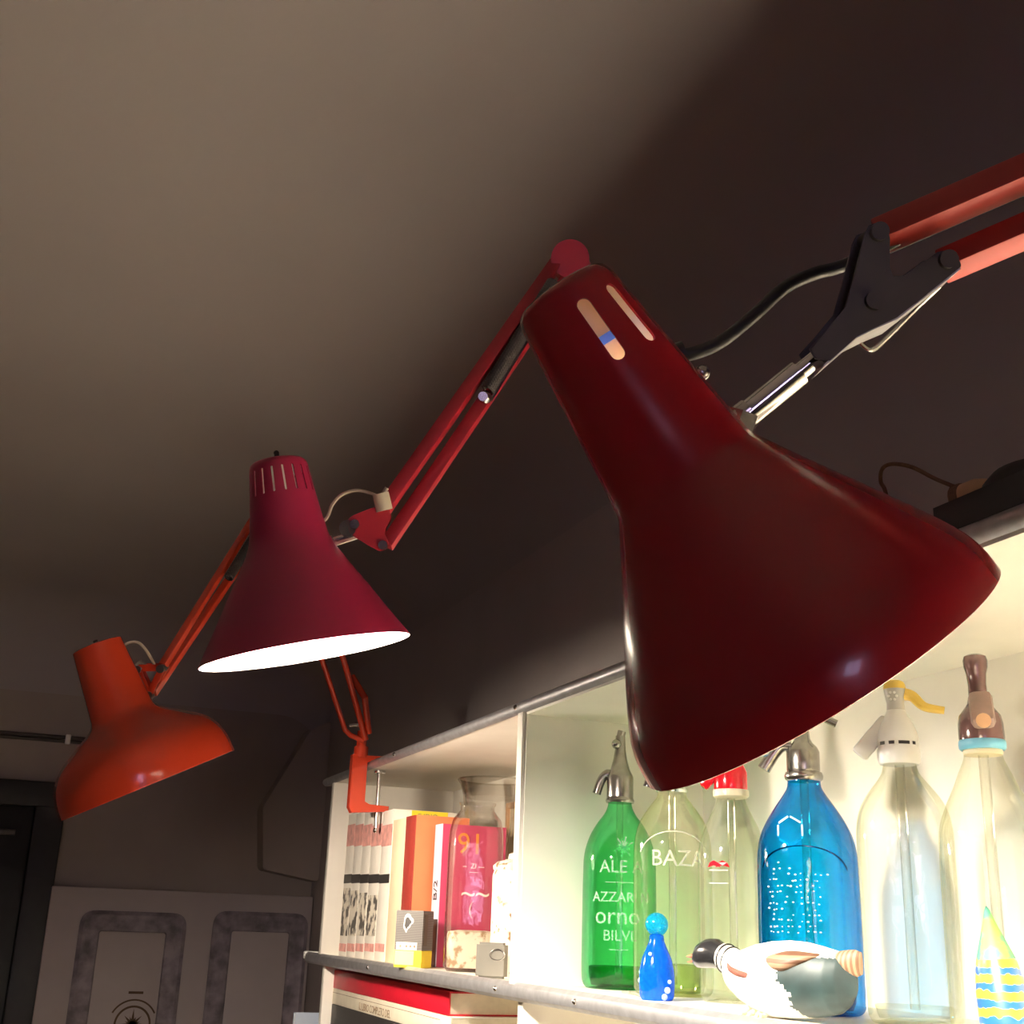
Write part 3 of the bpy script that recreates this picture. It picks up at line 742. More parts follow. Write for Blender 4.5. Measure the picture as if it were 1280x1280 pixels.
# ---------------------------------------------------------------- striped ornament on the right
X = .665; q = onx(1262, 1275, X); cx, cy = q.x, q.y; mp = m_per_px((cx, cy, 1.55)); zf = lambda y: z_at(cx, cy, y)
t = thing('striped_ornament', 'pointed ornament with wavy yellow and blue stripes at the right end', 'ornament', (cx, cy, ZB))
hgt = zf(1104)-zf(1282)
rows = [(0, 0), (0, 30), (.03, 33), (.2, 33), (.4, 31), (.55, 27), (.62, 24), (.75, 16), (.88, 8), (.97, 3.5), (1, 0)]
org = Vector((cx, cy, 0)); lean = Vector((-.84*.0, 0, 0))
bm = lathe(NB(), org, Vector((-.08, .055, 1)), [(ZB+hgt*a, 0 if r == 0 else r*mp) for a, r in rows], 32)
for v in bm.verts: v.co -= Vector((-.08, .055, 1)).normalized()*ZB - Vector((0, 0, ZB))
zs = [v.co.z for v in bm.verts]; mz = min(zs)
for v in bm.verts: v.co.z += ZB-mz
for f in bm.faces: f.material_index = 1 if f.calc_center_median().z > ZB+hgt*.62 else 0
M['fishtop'] = blotch('green_and_teal_glaze', (.02, .13, .09), (.10, .19, .035), 60, .5)
link('body', bm, [M['fishstripe'], M['fishtop']], t, angle=60)

# ---------------------------------------------------------------- books on the left
ZS = ZB+.0005
def bookbox(name, label, X0, X1, Y0, Y1, z1, cov, z0=None, grp=None, spine=None, paper='paper'):
    """upright book, spine towards -X; Y0<Y1"""
    z0 = ZS if z0 is None else z0
    t = thing(name, label, 'book', ((X0+X1)/2, (Y0+Y1)/2, z0), grp)
    ct = .0016
    bm = NB()
    box(bm, ((X0+X1)/2, Y0+ct/2, (z0+z1)/2), (X1-X0, ct, z1-z0), bev=.0004)
    box(bm, ((X0+X1)/2, Y1-ct/2, (z0+z1)/2), (X1-X0, ct, z1-z0), bev=.0004)
    link('cover', bm, cov, t)
    link('spine', bx((X0-.0012, Y0, z0), (X0+.001, Y1, z1), .0005), spine or cov, t)
    link('pages', bx((X0+.001, Y0+ct, z0+.0015), (X1-.002, Y1-ct, z1-.003)), M[paper], t)
    return t
edges = [430, 439.5, 450, 461, 474, 487]
XBK = .655
for i in range(5):
    ya = onx(edges[i+1], 1110, XBK).y; yb = onx(edges[i], 1110, XBK).y
    top = onx((edges[i]+edges[i+1])/2+8, 1017-1.2*i, XBK).z
    where = ['leftmost of the five', 'second from the left of the five', 'middle one of the five', 'fourth from the left of the five', 'rightmost of the five'][i]
    b = bookbox('magazine_volume', 'white magazine volume with black band on its spine, '+where, XBK, XBK+.124, ya+.0004, yb-.0004, top, M['p_white'], grp='white magazine volumes on the shelf')
    sp = [c for c in b.children if c.name.startswith('spine')][0]
    zq = lambda y: onx((edges[i]+edges[i+1])/2, y, XBK).z
    xa, xb = XBK-.0018, XBK-.0008
    link('black_band', bx((xa, ya+.001, zq(1104)), (xb, yb-.001, zq(1093))), M['p_dark'], sp, False)
    link('pink_print', bx((xa, ya+.001, zq(1058)), (xb, yb-.001, zq(1032))), M['p_pink'], sp, False)
    if i < 4: link('photo_print', bx((xa, ya+.003, zq(1170)), (xb, yb-.004, zq(1110+3*i))), M['photo'], sp, False)
    link('pink_mark', bx((xa, ya+.004, zq(1190)), (xb, yb-.003, zq(1180))), M['p_pink'], sp, False)
last = [o for o in bpy.data.objects if o.name.startswith('magazine_volume')][-1]
last = [o for o in bpy.data.objects if o.type == 'EMPTY' and 'rightmost of the five' in o.get('label', '')][0]
yl5 = onx(487, 1110, XBK).y+.0004
cv5 = [c for c in last.children if c.name.startswith('cover')][0]
pa, pb = ony(515, 1012, yl5), ony(560, 1016, yl5)
ztop5 = max(v.co.z for v in cv5.data.vertices)
strip = link('yellow_strip', bx((pa.x, yl5-.0006, ztop5-.020), (min(pb.x, XBK+.123), yl5+.0004, ztop5-.0005)), M['p_yellow'], cv5, False)
link('faint_print', place_text(text_bm('C.IDIO', .014, .0003), ((pa.x+pb.x)/2-.005, yl5-.0009, ztop5-.011), (1, 0, 0), (0, 0, 1)), M['p_tit'], cv5, False)
def facing_book(name, label, pxa, pxb, X0, wd, ytop, cov, spine):
    ya, yb = onx(pxb, 1110, X0).y+.0006, onx(pxa, 1110, X0).y-.0006
    zt = onx((pxa+pxb)/2, ytop, X0).z
    return bookbox(name, label, X0, X0+wd, ya, yb, zt, cov, spine=spine), ya, yb, zt
facing_book('thick_book', 'thick cream spined book between the white volumes and the orange book', 487, 503, XBK+.001, .12, 1025, M['p_white'], M['p_cream'])
facing_book('orange_book', 'orange book with dark red spine behind the pinstriped packet', 503, 515.5, XBK+.002, .10, 1021, M['p_orange'], M['p_dred'])
X0 = .690
t, ya, yb, zt = facing_book('slim_book', 'magenta book with pale lavender spine and orange numerals, seen through the clear jar', 541, 550, X0, .118, 1031, M['p_mag'], M['p_lav'])
sp = [c for c in t.children if c.name.startswith('spine')][0]; cv = [c for c in t.children if c.name.startswith('cover')][0]
zm = onx(545, 1149, X0).z
link('dark_label', bx((X0-.0018, ya+.0003, ZS), (X0-.0008, yb-.0003, zm)), M['p_dark'], sp, False)
link('spine_print', place_text(text_bm('B/2', .026, .0003), (X0-.0015, (ya+yb)/2, onx(547, 1113, X0).z), (0, 0, 1), (0, 1, 0)), M['p_dark'], sp, False)
for st, px, py, sz, m_ in (('91', 588, 1056, .050, 'p_org'), ('--  ZI ---', 592, 1083, .012, 'p_white'), ('-----', 592, 1090, .010, 'p_white'), ('~~', 594, 1117, .045, 'p_white'), ('(', 588, 1136, .03, 'p_pink')):
    q = ony(px, py, ya)
    link('cover_print', place_text(text_bm(st, sz, .0003), (q.x, ya-.0005, q.z), (1, 0, 0), (0, 0, 1)), M[m_], cv, False)

# small boxes turned towards the room
def turned_box(px0, px1, px2, py, X, dpt=None):
    """corner points of an upright box whose front spans px0..px1 and right side px1..px2"""
    q = onx(px1, py, X); dd = zdepth(q); mp = dd/F
    v_ = Vector((q.x-CAM.x, q.y-CAM.y, 0)).normalized(); r_ = Vector((v_.y, -v_.x, 0))
    th = math.radians(24); e1 = r_*math.cos(th)-v_*math.sin(th); e2 = r_*math.sin(th)+v_*math.cos(th)
    w_, d_ = (px1-px0)*mp/math.cos(th), (px2-px1)*mp/math.sin(th)
    org = Vector((q.x, q.y, 0))-e1*w_
    return org, e1, e2, w_, d_
def tb(org, e1, e2, u0, u1, v0, v1, z0, z1, bev=.0):
    P = [org+e1*u+e2*v for u, v in ((u0, v0), (u1, v0), (u1, v1), (u0, v1))]
    return prism(NB(), [Vector((p.x, p.y, (z0+z1)/2)) for p in P], (0, 0, 1), z1-z0, bev)
org, e1, e2, W, Dp = turned_box(494, 528, 541, 1170, .640)
pc = org+e1*W
z2 = z_at(pc.x, pc.y, 1138.5); zb0 = z_at(pc.x, pc.y, 1209); z1 = ZS+(z2-ZS)*.30
t = thing('cigar_packet', 'dark pinstriped cigar packet with yellow base and white outlined emblem', 'packet', (pc.x, pc.y, ZS))
pk = link('box', tb(org, e1, e2, 0, W, 0, Dp, z1, z2, .0006), M['packstripe'], t)
yb_ = link('yellow_base', tb(org, e1, e2, 0, W, 0, Dp, ZS, z1, .0006), M['p_yellow'], t)
link('pale_label', tb(org, e1, e2, .001, W*.72, -.0005, .0003, ZS+.004, z1-.001), pm('pale_yellow_print', (.86, .80, .34), .5), yb_, False)
H = z2-z1
head_o = [(-.11, .05), (-.10, .16), (-.02, .24), (.08, .22), (.13, .14), (.20, .12), (.21, .02), (.13, -.01), (.10, -.08), (.02, -.12), (-.02, -.22), (-.07, -.14), (-.13, -.08)]
def blob(sc, th, v):
    c = org+e1*(W*.42)
    return prism(NB(), [Vector((c.x, c.y, z1+H*.66+p[1]*H*sc))+e1*(p[0]*W*sc)+e2*v for p in [tuple(q) for q in rounded(head_o, .05, 3)]], e2, th)
link('emblem_outline', blob(1.12, .0005, -.0002), M['whiteplastic'], pk, False)
link('emblem', blob(.72, .0006, -.0005), M['p_dark'], pk, False)
link('side_stripe', tb(org, e1, e2, W-.0003, W+.0005, Dp*.15, Dp*.45, z1+.008, z2-.006), pm('dark_gold_band', (.07, .055, .03), .4), pk, False)
lb = link('white_label', tb(org, e1, e2, W*.06, W*.82, -.0005, .0003, z1+.0004, z1+H*.2), M['whiteplastic'], pk, False)
bm = NB()
for u in (.18, .40, .55, .70): merge(bm, tb(org, e1, e2, W*u, W*(u+.07), -.0008, 0, z1+H*.07, z1+H*.13))
link('label_print', bm, M['p_tit'], lb, False)

# clear squarish jar
xa = .70; q = onx(592, 1130, xa); cx, cy = q.x, q.y; mp = m_per_px((cx, cy, 1.65)); zf = lambda y: z_at(cx, cy, y)
t = thing('glass_jar', 'clear squarish glass jar with pale filling, in front of the magenta cover', 'jar', (cx, cy, ZB))
rows = [(0, ZB+.004), (26, ZB+.002), (33, ZB+.0006), (38, ZB+.008), (38.5, zf(1150)), (38.5, zf(1060)), (37.5, zf(1040)), (34, zf(1026)), (27, zf(1018)), (24, zf(1014)), (24, zf(1008)), (26, zf(1005))]
bm = lathe(NB(), (cx, cy, 0), (0, 0, 1), [(z, r*mp) for r, z in rows], 56, (.35, .93, 0), sq=4.5, flat=.9)
gj = link('glass_body', bm, M['g_jar'], t, angle=60)
bm = lathe(NB(), (cx, cy, 0), (0, 0, 1), [(ZB+.006, 0), (ZB+.006, 33*mp), (zf(1170), 34.5*mp), (zf(1165), 33*mp), (zf(1163), 20*mp), (zf(1167), 0)], 40, (.35, .93, 0), sq=4.5, flat=.9)
link('filling', bm, blotch('pale_shells', (.82, .76, .62), (.42, .27, .15), 45, .58), t)

# wide mouthed glass vase behind
xa = .825; q = onx(613, 1100, xa); cx, cy = q.x, q.y; mp = m_per_px((cx, cy, 1.7)); zf = lambda y: z_at(cx, cy, y)
t = thing('glass_vase', 'tall clear glass vase with flared rim, half behind the divider', 'vase', (cx, cy, ZB))
rows = [(0, ZB+.006), (26, ZB+.003), (31, ZB+.001), (33, ZB+.01), (33, zf(1120)), (34, zf(1060)), (36, zf(1020)), (39, zf(995)), (43, zf(981)), (46, zf(977)), (46.5, zf(975)), (44.5, zf(975)), (41, zf(983)), (37, zf(998))]
link('glass_body', lathe(NB(), (cx, cy, 0), (0, 0, 1), [(z, r*mp) for r, z in rows], 56), M['g_jar'], t, angle=60)
bm = NB(); pts = [(cx+46.3*mp*math.cos(a*2*PI/48), cy+46.3*mp*math.sin(a*2*PI/48), zf(976)) for a in range(49)]; tube(bm, pts, .0012, 8)
link('rim', bm, M['tube'], t)

# speckled canister, wooden frame, grey tin
xa = .70; ya = onx(640, 1150, xa).y
q = onx(641, 1150, .70); cx, cy = q.x, max(q.y, YD+.045)
mp = m_per_px((cx, cy, 1.6)); zf = lambda y: z_at(cx, cy, y)
t = thing('speckled_canister', 'white ceramic canister with brown speckles against the divider', 'canister', (cx, cy, ZB))
r = .032
link('body', lathe(NB(), (cx, cy, 0), (0, 0, 1), [(ZB, 0), (ZB, r*.95), (ZB+.004, r), (zf(1095), r), (zf(1088), r*.92)], 36, cap1=True), M['speckle'], t)
link('lid', lathe(NB(), (cx, cy, 0), (0, 0, 1), [(zf(1088), r*.98), (zf(1083), r), (zf(1078), r*.8), (zf(1074), r*.3), (zf(1068), r*.26), (zf(1065), 0)], 32, cap0=True), M['speckle'], t)
xa = .8765; ya, yb = max(onx(655, 1030, xa).y, YD+.012), onx(631, 1030, xa).y
zt = onx(636, 1003, xa).z
t = thing('picture_frame', 'small brown wooden picture frame at the back, partly behind the divider', 'picture frame', (xa, (ya+yb)/2, ZB))
bm = NB(); zb_ = zt-.19
ya2 = max(ya, YD+.014); fwid = .012
for lo, hi in (((xa, ya2, ZB), (xa+.014, ya2+fwid, zt)), ((xa, yb-fwid, ZB), (xa+.014, yb, zt)), ((xa, ya2+fwid, zt-fwid), (xa+.014, yb-fwid, zt)), ((xa, ya2+fwid, ZB), (xa+.014, yb-fwid, ZB+fwid))):
    merge(bm, bx(lo, hi, .002))
link('frame', bm, M['wood'], t); link('picture', bx((xa+.005, ya2+fwid, ZB+fwid), (xa+.010, yb-fwid, zt-fwid)), M['p_cream'], t)
org, e1, e2, W, Dp = turned_box(600, 630, 636, 1195, .655)
pc = org+e1*W*.5; z2 = z_at(pc.x, pc.y, 1173); zz_ = z_at(pc.x, pc.y, 1218); H = z2-zz_
t = thing('grey_tin', 'small matt grey tin with an embossed oval at the shelf edge', 'tin', (pc.x, pc.y, ZS))
bo = link('box', tb(org, e1, e2, -.006, W, 0, Dp*.8, ZS, ZS+H, .003), pm('matt_grey_tin', (.20, .19, .165), .4), t)
c = org+e1*(W*.72); pts = [Vector((c.x, c.y, ZS+H*.66+.007*math.sin(a)))+e1*(.011*math.cos(a))-e2*.0002 for a in [k*2*PI/24 for k in range(25)]]
link('embossed_oval', tube(NB(), pts, .0011, 8), M['steel'], bo)

# ---------------------------------------------------------------- lower shelf: flat lying books
zl = 1.19
xf = .655
y1 = onx(408, 1250, xf).y; y0 = onx(563, 1250, xf).y
z_r1, z_r0 = onx(480, 1224, xf).z, onx(480, 1250, xf).z; z_c0 = onx(480, 1273, xf).z
z_r1 = min(z_r1, ZB-.026)
def flatbook(name, label, z0, z1, cov, spn, ya, yb, x0=xf, wd=.2, grp='books lying in a stack on the lower shelf'):
    t = thing(name, label, 'book', (x0+wd/2, (ya+yb)/2, z0), grp)
    bm = NB(); ct = min(.0022, (z1-z0)*.2)
    box(bm, (x0+wd/2, (ya+yb)/2, z0+ct/2), (wd, yb-ya, ct), bev=.0004); box(bm, (x0+wd/2, (ya+yb)/2, z1-ct/2), (wd, yb-ya, ct), bev=.0004)
    link('cover', bm, cov, t)
    s = link('spine', bx((x0-.002, ya, z0), (x0+.001, yb, z1), .0008), spn, t); link('pages', bx((x0+.001, ya+.003, z0+ct), (x0+wd-.003, yb-.003, z1-ct)), M['paper'], t)
    return s
flatbook('red_book', 'thick red book lying on top of the stack on the lower shelf', z_r0, z_r1, M['p_red'], M['p_red'], y0, y1-.004)
s = flatbook('cream_book', 'cream book with printed title on its spine, under the red book', z_c0, z_r0-.0005, M['p_white'], pm('ivory_spine', (.76, .70, .56), .6), y0-.012, y1)
zc = (z_c0+z_r0)/2-.004
bm = place_text(text_bm('IL LIBRO COMPLETO DEL', .0185, .0003), (xf-.0023, (y0+y1)/2+.02, zc-.002), (0, -1, 0), (0, 0, 1)); link('title', bm, M['p_tit'], s, False)
bm = NB()
for z_ in (z_r0-.008,): box(bm, (xf-.0022, (y0+y1)/2, z_), (.0006, (y1-y0)*.9, .0009))
link('ruled_line', bm, M['p_tit'], s, False)
zz0 = zl; nstack = [(.05, 'p_dark', 'black book with yellow corner, under the cream book'), (.06, 'p_blue', 'blue-grey book low in the stack'), (None, 'p_cream', 'pale book at the bottom of the stack on the lower shelf')]
top = z_c0-.0005
for hgt, mk, lab in nstack:
    z0 = top-hgt if hgt else zl
    s = flatbook('stacked_book', lab, z0, top, M[mk], M[mk], y0-.005, y1-.006)
    if mk == 'p_dark': link('yellow_corner', bx((xf-.0028, y1-.022, top-.02), (xf-.0015, y1-.0065, top-.001)), M['p_yellow'], s, False)
    top = z0-.0005
# small blue and pink book leaning at the left end, outside the unit
q = ony(369, 1266, 2.70); q2 = ony(405, 1266, 2.70)
xa, xb = q.x, q2.x
zt = q.z
t = thing('small_book', 'small blue-grey and pink book against the left end of the shelving', 'book', ((xa+xb)/2, 2.70, zt-.2))
cvr = link('cover', bx((xa, 2.698, zt-.2), (xb+.05, 2.70, zt), .0004), M['p_blue'], t); link('pages', bx((xa+.002, 2.70, zt-.198), (xb+.048, 2.712, zt-.002)), M['paper'], t)
link('cover', bx((xa, 2.712, zt-.2), (xb+.05, 2.714, zt), .0004), M['p_blue'], t)
pts = [(xa+.02, 2.6975, zt-.05), (xa+.02, 2.6975, zt-.032), (xb+.05, 2.6975, zt-.012), (xb+.05, 2.6975, zt-.05)]
link('pink_print', prism(NB(), pts, (0, 1, 0), .0008), pm('hot_pink_print', (.70, .05, .16), .5), cvr, False)
# bracket carrying that book
t = thing('side_ledge', 'small white ledge on the left end of the shelving unit under the small book', 'ledge', (xa, 2.70, zt-.21))
link('plate', bx((XS+.02, YL+.007, zt-.212), (xb+.06, 2.76, zt-.2005), .002), M['white'], t)
link('plate_lip', bx((XS+.02, 2.755, zt-.212), (xb+.06, 2.762, zt-.192), .001), M['white'], t)

# ---------------------------------------------------------------- on top of the shelving
ztp = ZT+.0165
xa = XS+.008
yl = onx(1164, 650, xa).y
t = thing('black_case', 'long flat black case with domed lid on top of the shelving', 'case', (xa+.06, yl-.2, ztp))
hh = .034
bm = NB(); prism(bm, [(xa+.065, yl, ztp), (xa+.065, yl, ztp)], (0, 1, 0), .1) if False else None
prof = [(xa, ztp+.0003), (xa+.12, ztp+.0003), (xa+.12, ztp+hh*.8), (xa+.10, ztp+hh), (xa+.02, ztp+hh), (xa, ztp+hh*.78)]
prism(bm, [(x, yl-.19, z) for x, z in prof], (0, 1, 0), .38, .003)
link('body', bm, M['blackmat'], t)
yy = onx(1256, 600, xa+.05).y
bm = lathe(NB(), (xa+.065, yy-.03, ztp+hh), (0, 0, 1), [(-.002, .05), (.006, .049), (.014, .042), (.018, .030), (.020, 0)], 32, flat=1.0)
link('dome', bm, M['blackmat'], t)
zp = ztp+hh
pA, pB = onz(1190, 613, zp+.011), onz(1242, 611, zp+.011)
pA = onx(1192, 612, xa+.038); pB = onx(1242, 612, xa+.045)
pA.z = pB.z = zp+.0115
d = (pB-pA)
t = thing('wooden_peg', 'pale wooden peg with string tied round it, lying on the black case', 'peg', ((pA+pB)/2).to_tuple()[:2]+(zp,))
bm = lathe(NB(), pA, d, [(0, 0), (0, .006), (d.length*.08, .0085), (d.length*.3, .0105), (d.length*.6, .0112), (d.length*.85, .009), (d.length*.97, .006), (d.length, 0)], 20)
link('body', bm, M['wood'], t)
bm = NB()
x, y, a = basis(d)
for k in range(4):
    c = pA+d*(.08+.05*k); tube(bm, [c+x*(.0100*math.cos(q*PI/8))+y*(.0100*math.sin(q*PI/8)) for q in range(17)], .0016, 6)
link('string_wrap', bm, M['string'], t)
dz_ = zdepth(pA)
pts = [pA+d*.1+Vector((0, 0, .009)), dep(1168, 598, dz_*.99), dep(1140, 584, dz_*1.0), dep(1116, 580, dz_*1.02), dep(1103, 586, dz_*1.04), dep(1101, 602, dz_*1.05), dep(1108, 622, dz_*1.05)]
last = pts[-1].copy(); last.z = ztp+.003; last += Vector((.0, .0, 0)); pts.append(Vector((max(last.x, XS+.015), last.y, last.z)))
link('string_loop', tube(NB(), pts, .0017, 8, curve=True), M['string'], t)

# ---------------------------------------------------------------- lamps
def img_axis(dx, dy, dz):
    return (RT*dx - UP*dy + FW*dz).normalized()
def boolean_cut(o, cutters):
    """cut the slots through the shade"""
    bmc = NB()
    for c in cutters: merge(bmc, c)
    bmesh.ops.recalc_face_normals(bmc, faces=bmc.faces[:])
    me = bpy.data.meshes.new('cut'); bmc.to_mesh(me); bmc.free()
    co = bpy.data.objects.new('cut', me); COL.objects.link(co)
    for q in range(2): me.materials.append(o.data.materials[0])
    md = o.modifiers.new('b', 'BOOLEAN'); md.operation = 'DIFFERENCE'; md.solver = 'EXACT'; md.object = co
    co.matrix_world = o.matrix_world.copy()
    dg = bpy.context.evaluated_depsgraph_get(); dg.update()
    nm = bpy.data.meshes.new_from_object(o.evaluated_get(dg))
    o.modifiers.clear(); old = o.data; o.data = nm; nm.name = old.name
    bpy.data.objects.remove(co); bpy.data.meshes.remove(old); bpy.data.meshes.remove(me)
def shade_mesh(org, ax, prof, th, ref, seg=96):
    outer = [(t, r) for t, r in prof]
    inner = [(max(t, th) if i == 0 else t, max(r-th, 0)) for i, (t, r) in enumerate(prof)]
    inner[0] = (th, 0); full = outer + [(outer[-1][0]+th*.3, outer[-1][1]-th*.5)] + inner[::-1]
    nO = len(outer)
    mi = [0 if i < nO else 1 for i in range(len(full)-1)]
    return lathe(NB(), org, ax, full, seg, ref, mi=mi)
def slot_cut(org, ax, ref, ang, t0, t1, w, r0, r1):
    x, y, a = basis(ax, ref); dr = x*math.cos(ang)+y*math.sin(ang); tg = a.cross(dr)
    pts = []
    for k in range(9):
        q = PI*k/8; pts.append((t0+w/2-w/2*math.sin(q), -w/2*math.cos(q)))
    for k in range(9):
        q = PI*k/8; pts.append((t1-w/2+w/2*math.sin(q), w/2*math.cos(q)))
    rm = (r0+r1)/2
    return prism(NB(), [Vector(org)+a*p+tg*s+dr*rm for p, s in pts], dr, (r1-r0))
def bulb(t, org, ax, t0, r, mat, neck=.013):
    c = Vector(org)+ax*t0
    b = link('bulb', lathe(NB(), c, ax, [(-.045, 0), (-.045, neck), (-.030, neck), (-.018, r*.75), (-.004, r*.97), (.006, r), (.016, r*.9), (.023, r*.65), (.027, r*.3), (.028, 0)], 20), mat, t, angle=70)
    return b
def rivet(bm, p, n, r, th): return cyl(bm, Vector(p)-n*th/2, Vector(p)+n*th/2, r, 16)

# --- lamp A: the big dark red one in front
D1 = .57
capA = dep(700, 363, D1)
axA = img_axis(.549*.998, .836*.998, -.066)
k = D1/F
refA = -FW
t = thing('desk_lamp', 'large dark red articulated lamp in the foreground, lit and turned to the shelf', 'lamp', (XS, .12, ztp), 'articulated lamps clamped to the shelving')
prof = [(0, 0), (0, 50*k), (1.5*k, 58*k), (5*k, 63*k), (12*k, 66*k), (20*k, 68*k), (80*k, 74*k), (150*k, 82*k), (220*k, 90*k), (272*k, 96*k), (282*k, 99*k), (292*k, 105*k), (340*k, 133*k), (400*k, 170*k), (460*k, 206*k), (486*k, 221*k), (503*k, 230*k), (518*k, 237*k), (532*k, 241.5*k), (548*k, 244.5*k), (570*k, 246*k)]
sh = link('shade', shade_mesh(capA, axA, prof, .0013, refA), [M['red'], M['shadein']], t, angle=50)
sl = []
for a in (-4, -41, -184, -221):
    sl.append(slot_cut(capA, axA, refA, math.radians(a), 36*k, 124*k, 17*k, 40*k, 100*k))
boolean_cut(sh, sl); finish(sh, None, True, 40)
so = link('socket', lathe(NB(), capA, axA, [(.004, 0), (.004, 44*k), (60*k, 49*k), (125*k, 50*k), (135*k, 42*k), (150*k, 34*k), (165*k, 34*k), (166*k, 0)], 36), M['porcelain'], t)
link('socket_ring', lathe(NB(), capA, axA, [(84*k, 49*k), (84*k, 52*k), (95*k, 52*k), (95*k, 49*k)], 36), M['bluering'], so)
link('added_light_baffle', lathe(NB(), capA, axA, [(150*k, 34*k), (150*k, 75.5*k), (152*k, 75.7*k), (152*k, 34*k), (150*k, 34*k)], 40), M['shadein'], t)  # disc added inside the cap to dim bulb light reaching the slots
bulb(t, capA, axA, 300*k, .030, M['bulb_a'])
# stem joining shade and bracket
vA = -FW
def pA_(x, y, off=0.): return dep(x, y, D1) - FW*off
link('pivot_nut', merge(cyl(NB(), pA_(914, 531), pA_(937, 513), .0062, 16), cyl(NB(), pA_(923, 537), pA_(931, 516), .0078, 6)), M['steel'], t)
link('stem', merge(cyl(NB(), pA_(930, 522), pA_(999, 466), .0062, 20), cyl(NB(), pA_(994, 470), pA_(1022, 447), .0042, 16)), M['chrome'], t)
outl = [(1072, 300), (1078, 288), (1090, 284), (1101, 291), (1104, 306), (1102, 340), (1106, 352), (1122, 352), (1150, 330), (1162, 321), (1176, 318), (1188, 326), (1191, 338), (1184, 346), (1140, 380), (1110, 404), (1085, 414), (1062, 424), (1030, 456), (1012, 452), (1005, 440), (1030, 412), (1050, 390), (1060, 350)]
brk = thing
for off in (.010, -.010):
    bm = prism(NB(), [pA_(x, y, off) for x, y in outl], FW, .0022, .0005)
    link('bracket_plate', bm, M['gunmetal'], t)
bm = NB(); lip = [(1190, 342), (1145, 378), (1112, 404), (1084, 416), (1062, 427), (1022, 462)]
rows_ = [[bm.verts.new(pA_(x, y+dy, off)) for x, y in lip] for off, dy in ((.011, 0), (-.012, 9), (-.012, 6.5), (.011, -2.5))]
rows_ = rows_[:4]
for i in range(4):
    A_, B_ = rows_[i], rows_[(i+1) % 4]
    for j in range(len(lip)-1): bm.faces.new((A_[j], A_[j+1], B_[j+1], B_[j]))
bm.faces.new([r_[0] for r_ in rows_]); bm.faces.new([r_[-1] for r_ in rows_][::-1])
link('bracket_web', bm, M['alu'], t)
bm = NB()
for x, y in ((1089, 297), (1173, 331), (1083, 381)): rivet(bm, pA_(x, y), FW, .0042, .029)
link('bolts', bm, M['gunmetal'], t)
link('wire_guard', tube(NB(), [pA_(1186, 352, -.012), pA_(1160, 378, -.016), pA_(1118, 420, -.016), pA_(1100, 432, -.014), pA_(1084, 424, -.012)], .0012, 8, curve=True), M['steel'], t)
# arms: run right and up, then down to the clamp on the shelf edge
a1, a2 = pA_(1096, 297), pA_(1176, 334)
e1 = dep(1400, 166, D1*.95); e2 = dep(1420, 229, D1*.95)
upv = UP
AR = UP*.9+FW*.44
link('arm', bar(NB(), a1, e1, .014, .013, AR, .001), M['redarm'], t)
link('arm', bar(NB(), a2, e2, .014, .0115, AR, .001), M['redarm'], t)
link('arm_sleeve', bar(NB(), pA_(1100, 312), pA_(1152, 287), .006, .005, UP, .001), M['steel'], t)
elb = [e1+(e1-a1).normalized()*.02+UP*.012, e1-(e1-a1).normalized()*.01+UP*.012, e2-(e2-a2).normalized()*.012-UP*.012, e2+(e2-a2).normalized()*.015-UP*.01]
link('elbow_plate', prism(NB(), elb, FW, .018, .001), M['red'], t)
ec = (e1+e2)/2; base1 = Vector((XS-.018, .0, ztp+.05))
link('lower_arm', bar(NB(), ec+UP*.01, base1+Vector((0, .012, .0)), .012, .0125, UP, .001), M['red'], t)
link('lower_arm', bar(NB(), ec-UP*.012, base1-Vector((0, .012, .0)), .012, .0125, UP, .001), M['red'], t)
def clamp(t, Y, mat, x0=XS-.006):
    bm = NB()
    pr = [(-.026, .043), (.045, .043), (.045, .036), (.002, .031), (.002, -.045), (.012, -.050), (.052, -.050), (.052, -.060), (-.020, -.066), (-.026, -.056)]
    prism(bm, [(x0+x-.004, Y, ZT-.006+z-.012) for x, z in pr], (0, 1, 0), .022, .0015)
    c = link('clamp', bm, mat, t)
    link('clamp_screw', merge(cyl(NB(), (x0+.028, Y, ZT-.001), (x0+.028, Y, ZT-.112), .0038, 12), cyl(NB(), (x0+.028, Y, ZT-.001), (x0+.028, Y, ZT-.006), .011, 16)), M['steel'], t)
    link('screw_end', sphere(NB(), (x0+.028, Y, ZT-.113), .0055, 12), M['steel'], t)
    return c
clamp(t, 0., M['red'])
link('pivot_post', cyl(NB(), (XS-.018, 0, ZT+.02), (XS-.018, 0, ztp+.062), .007, 16), M['steel'], t)
# power lead
link('power_lead', tube(NB(), [pA_(846, 442, -.006), pA_(868, 440, -.006), pA_(905, 424, -.008), pA_(950, 388, -.012), pA_(990, 352, -.016), pA_(1030, 332, -.02), pA_(1065, 322, -.022), pA_(1120, 300, -.022), pA_(1280, 232, -.018), dep(1400, 180, D1*.95)+FW*.018], .0032, 12, curve=True), M['black'], t)
link('lead_grommet', cyl(NB(), pA_(842, 444, -.006), pA_(858, 439, -.006), .0058, 14), M['black'], t)
link('set_screw', merge(cyl(NB(), pA_(866, 474), pA_(878, 466), .003, 10), sphere(NB(), pA_(878, 466), .0038, 10)), M['steel'], t)

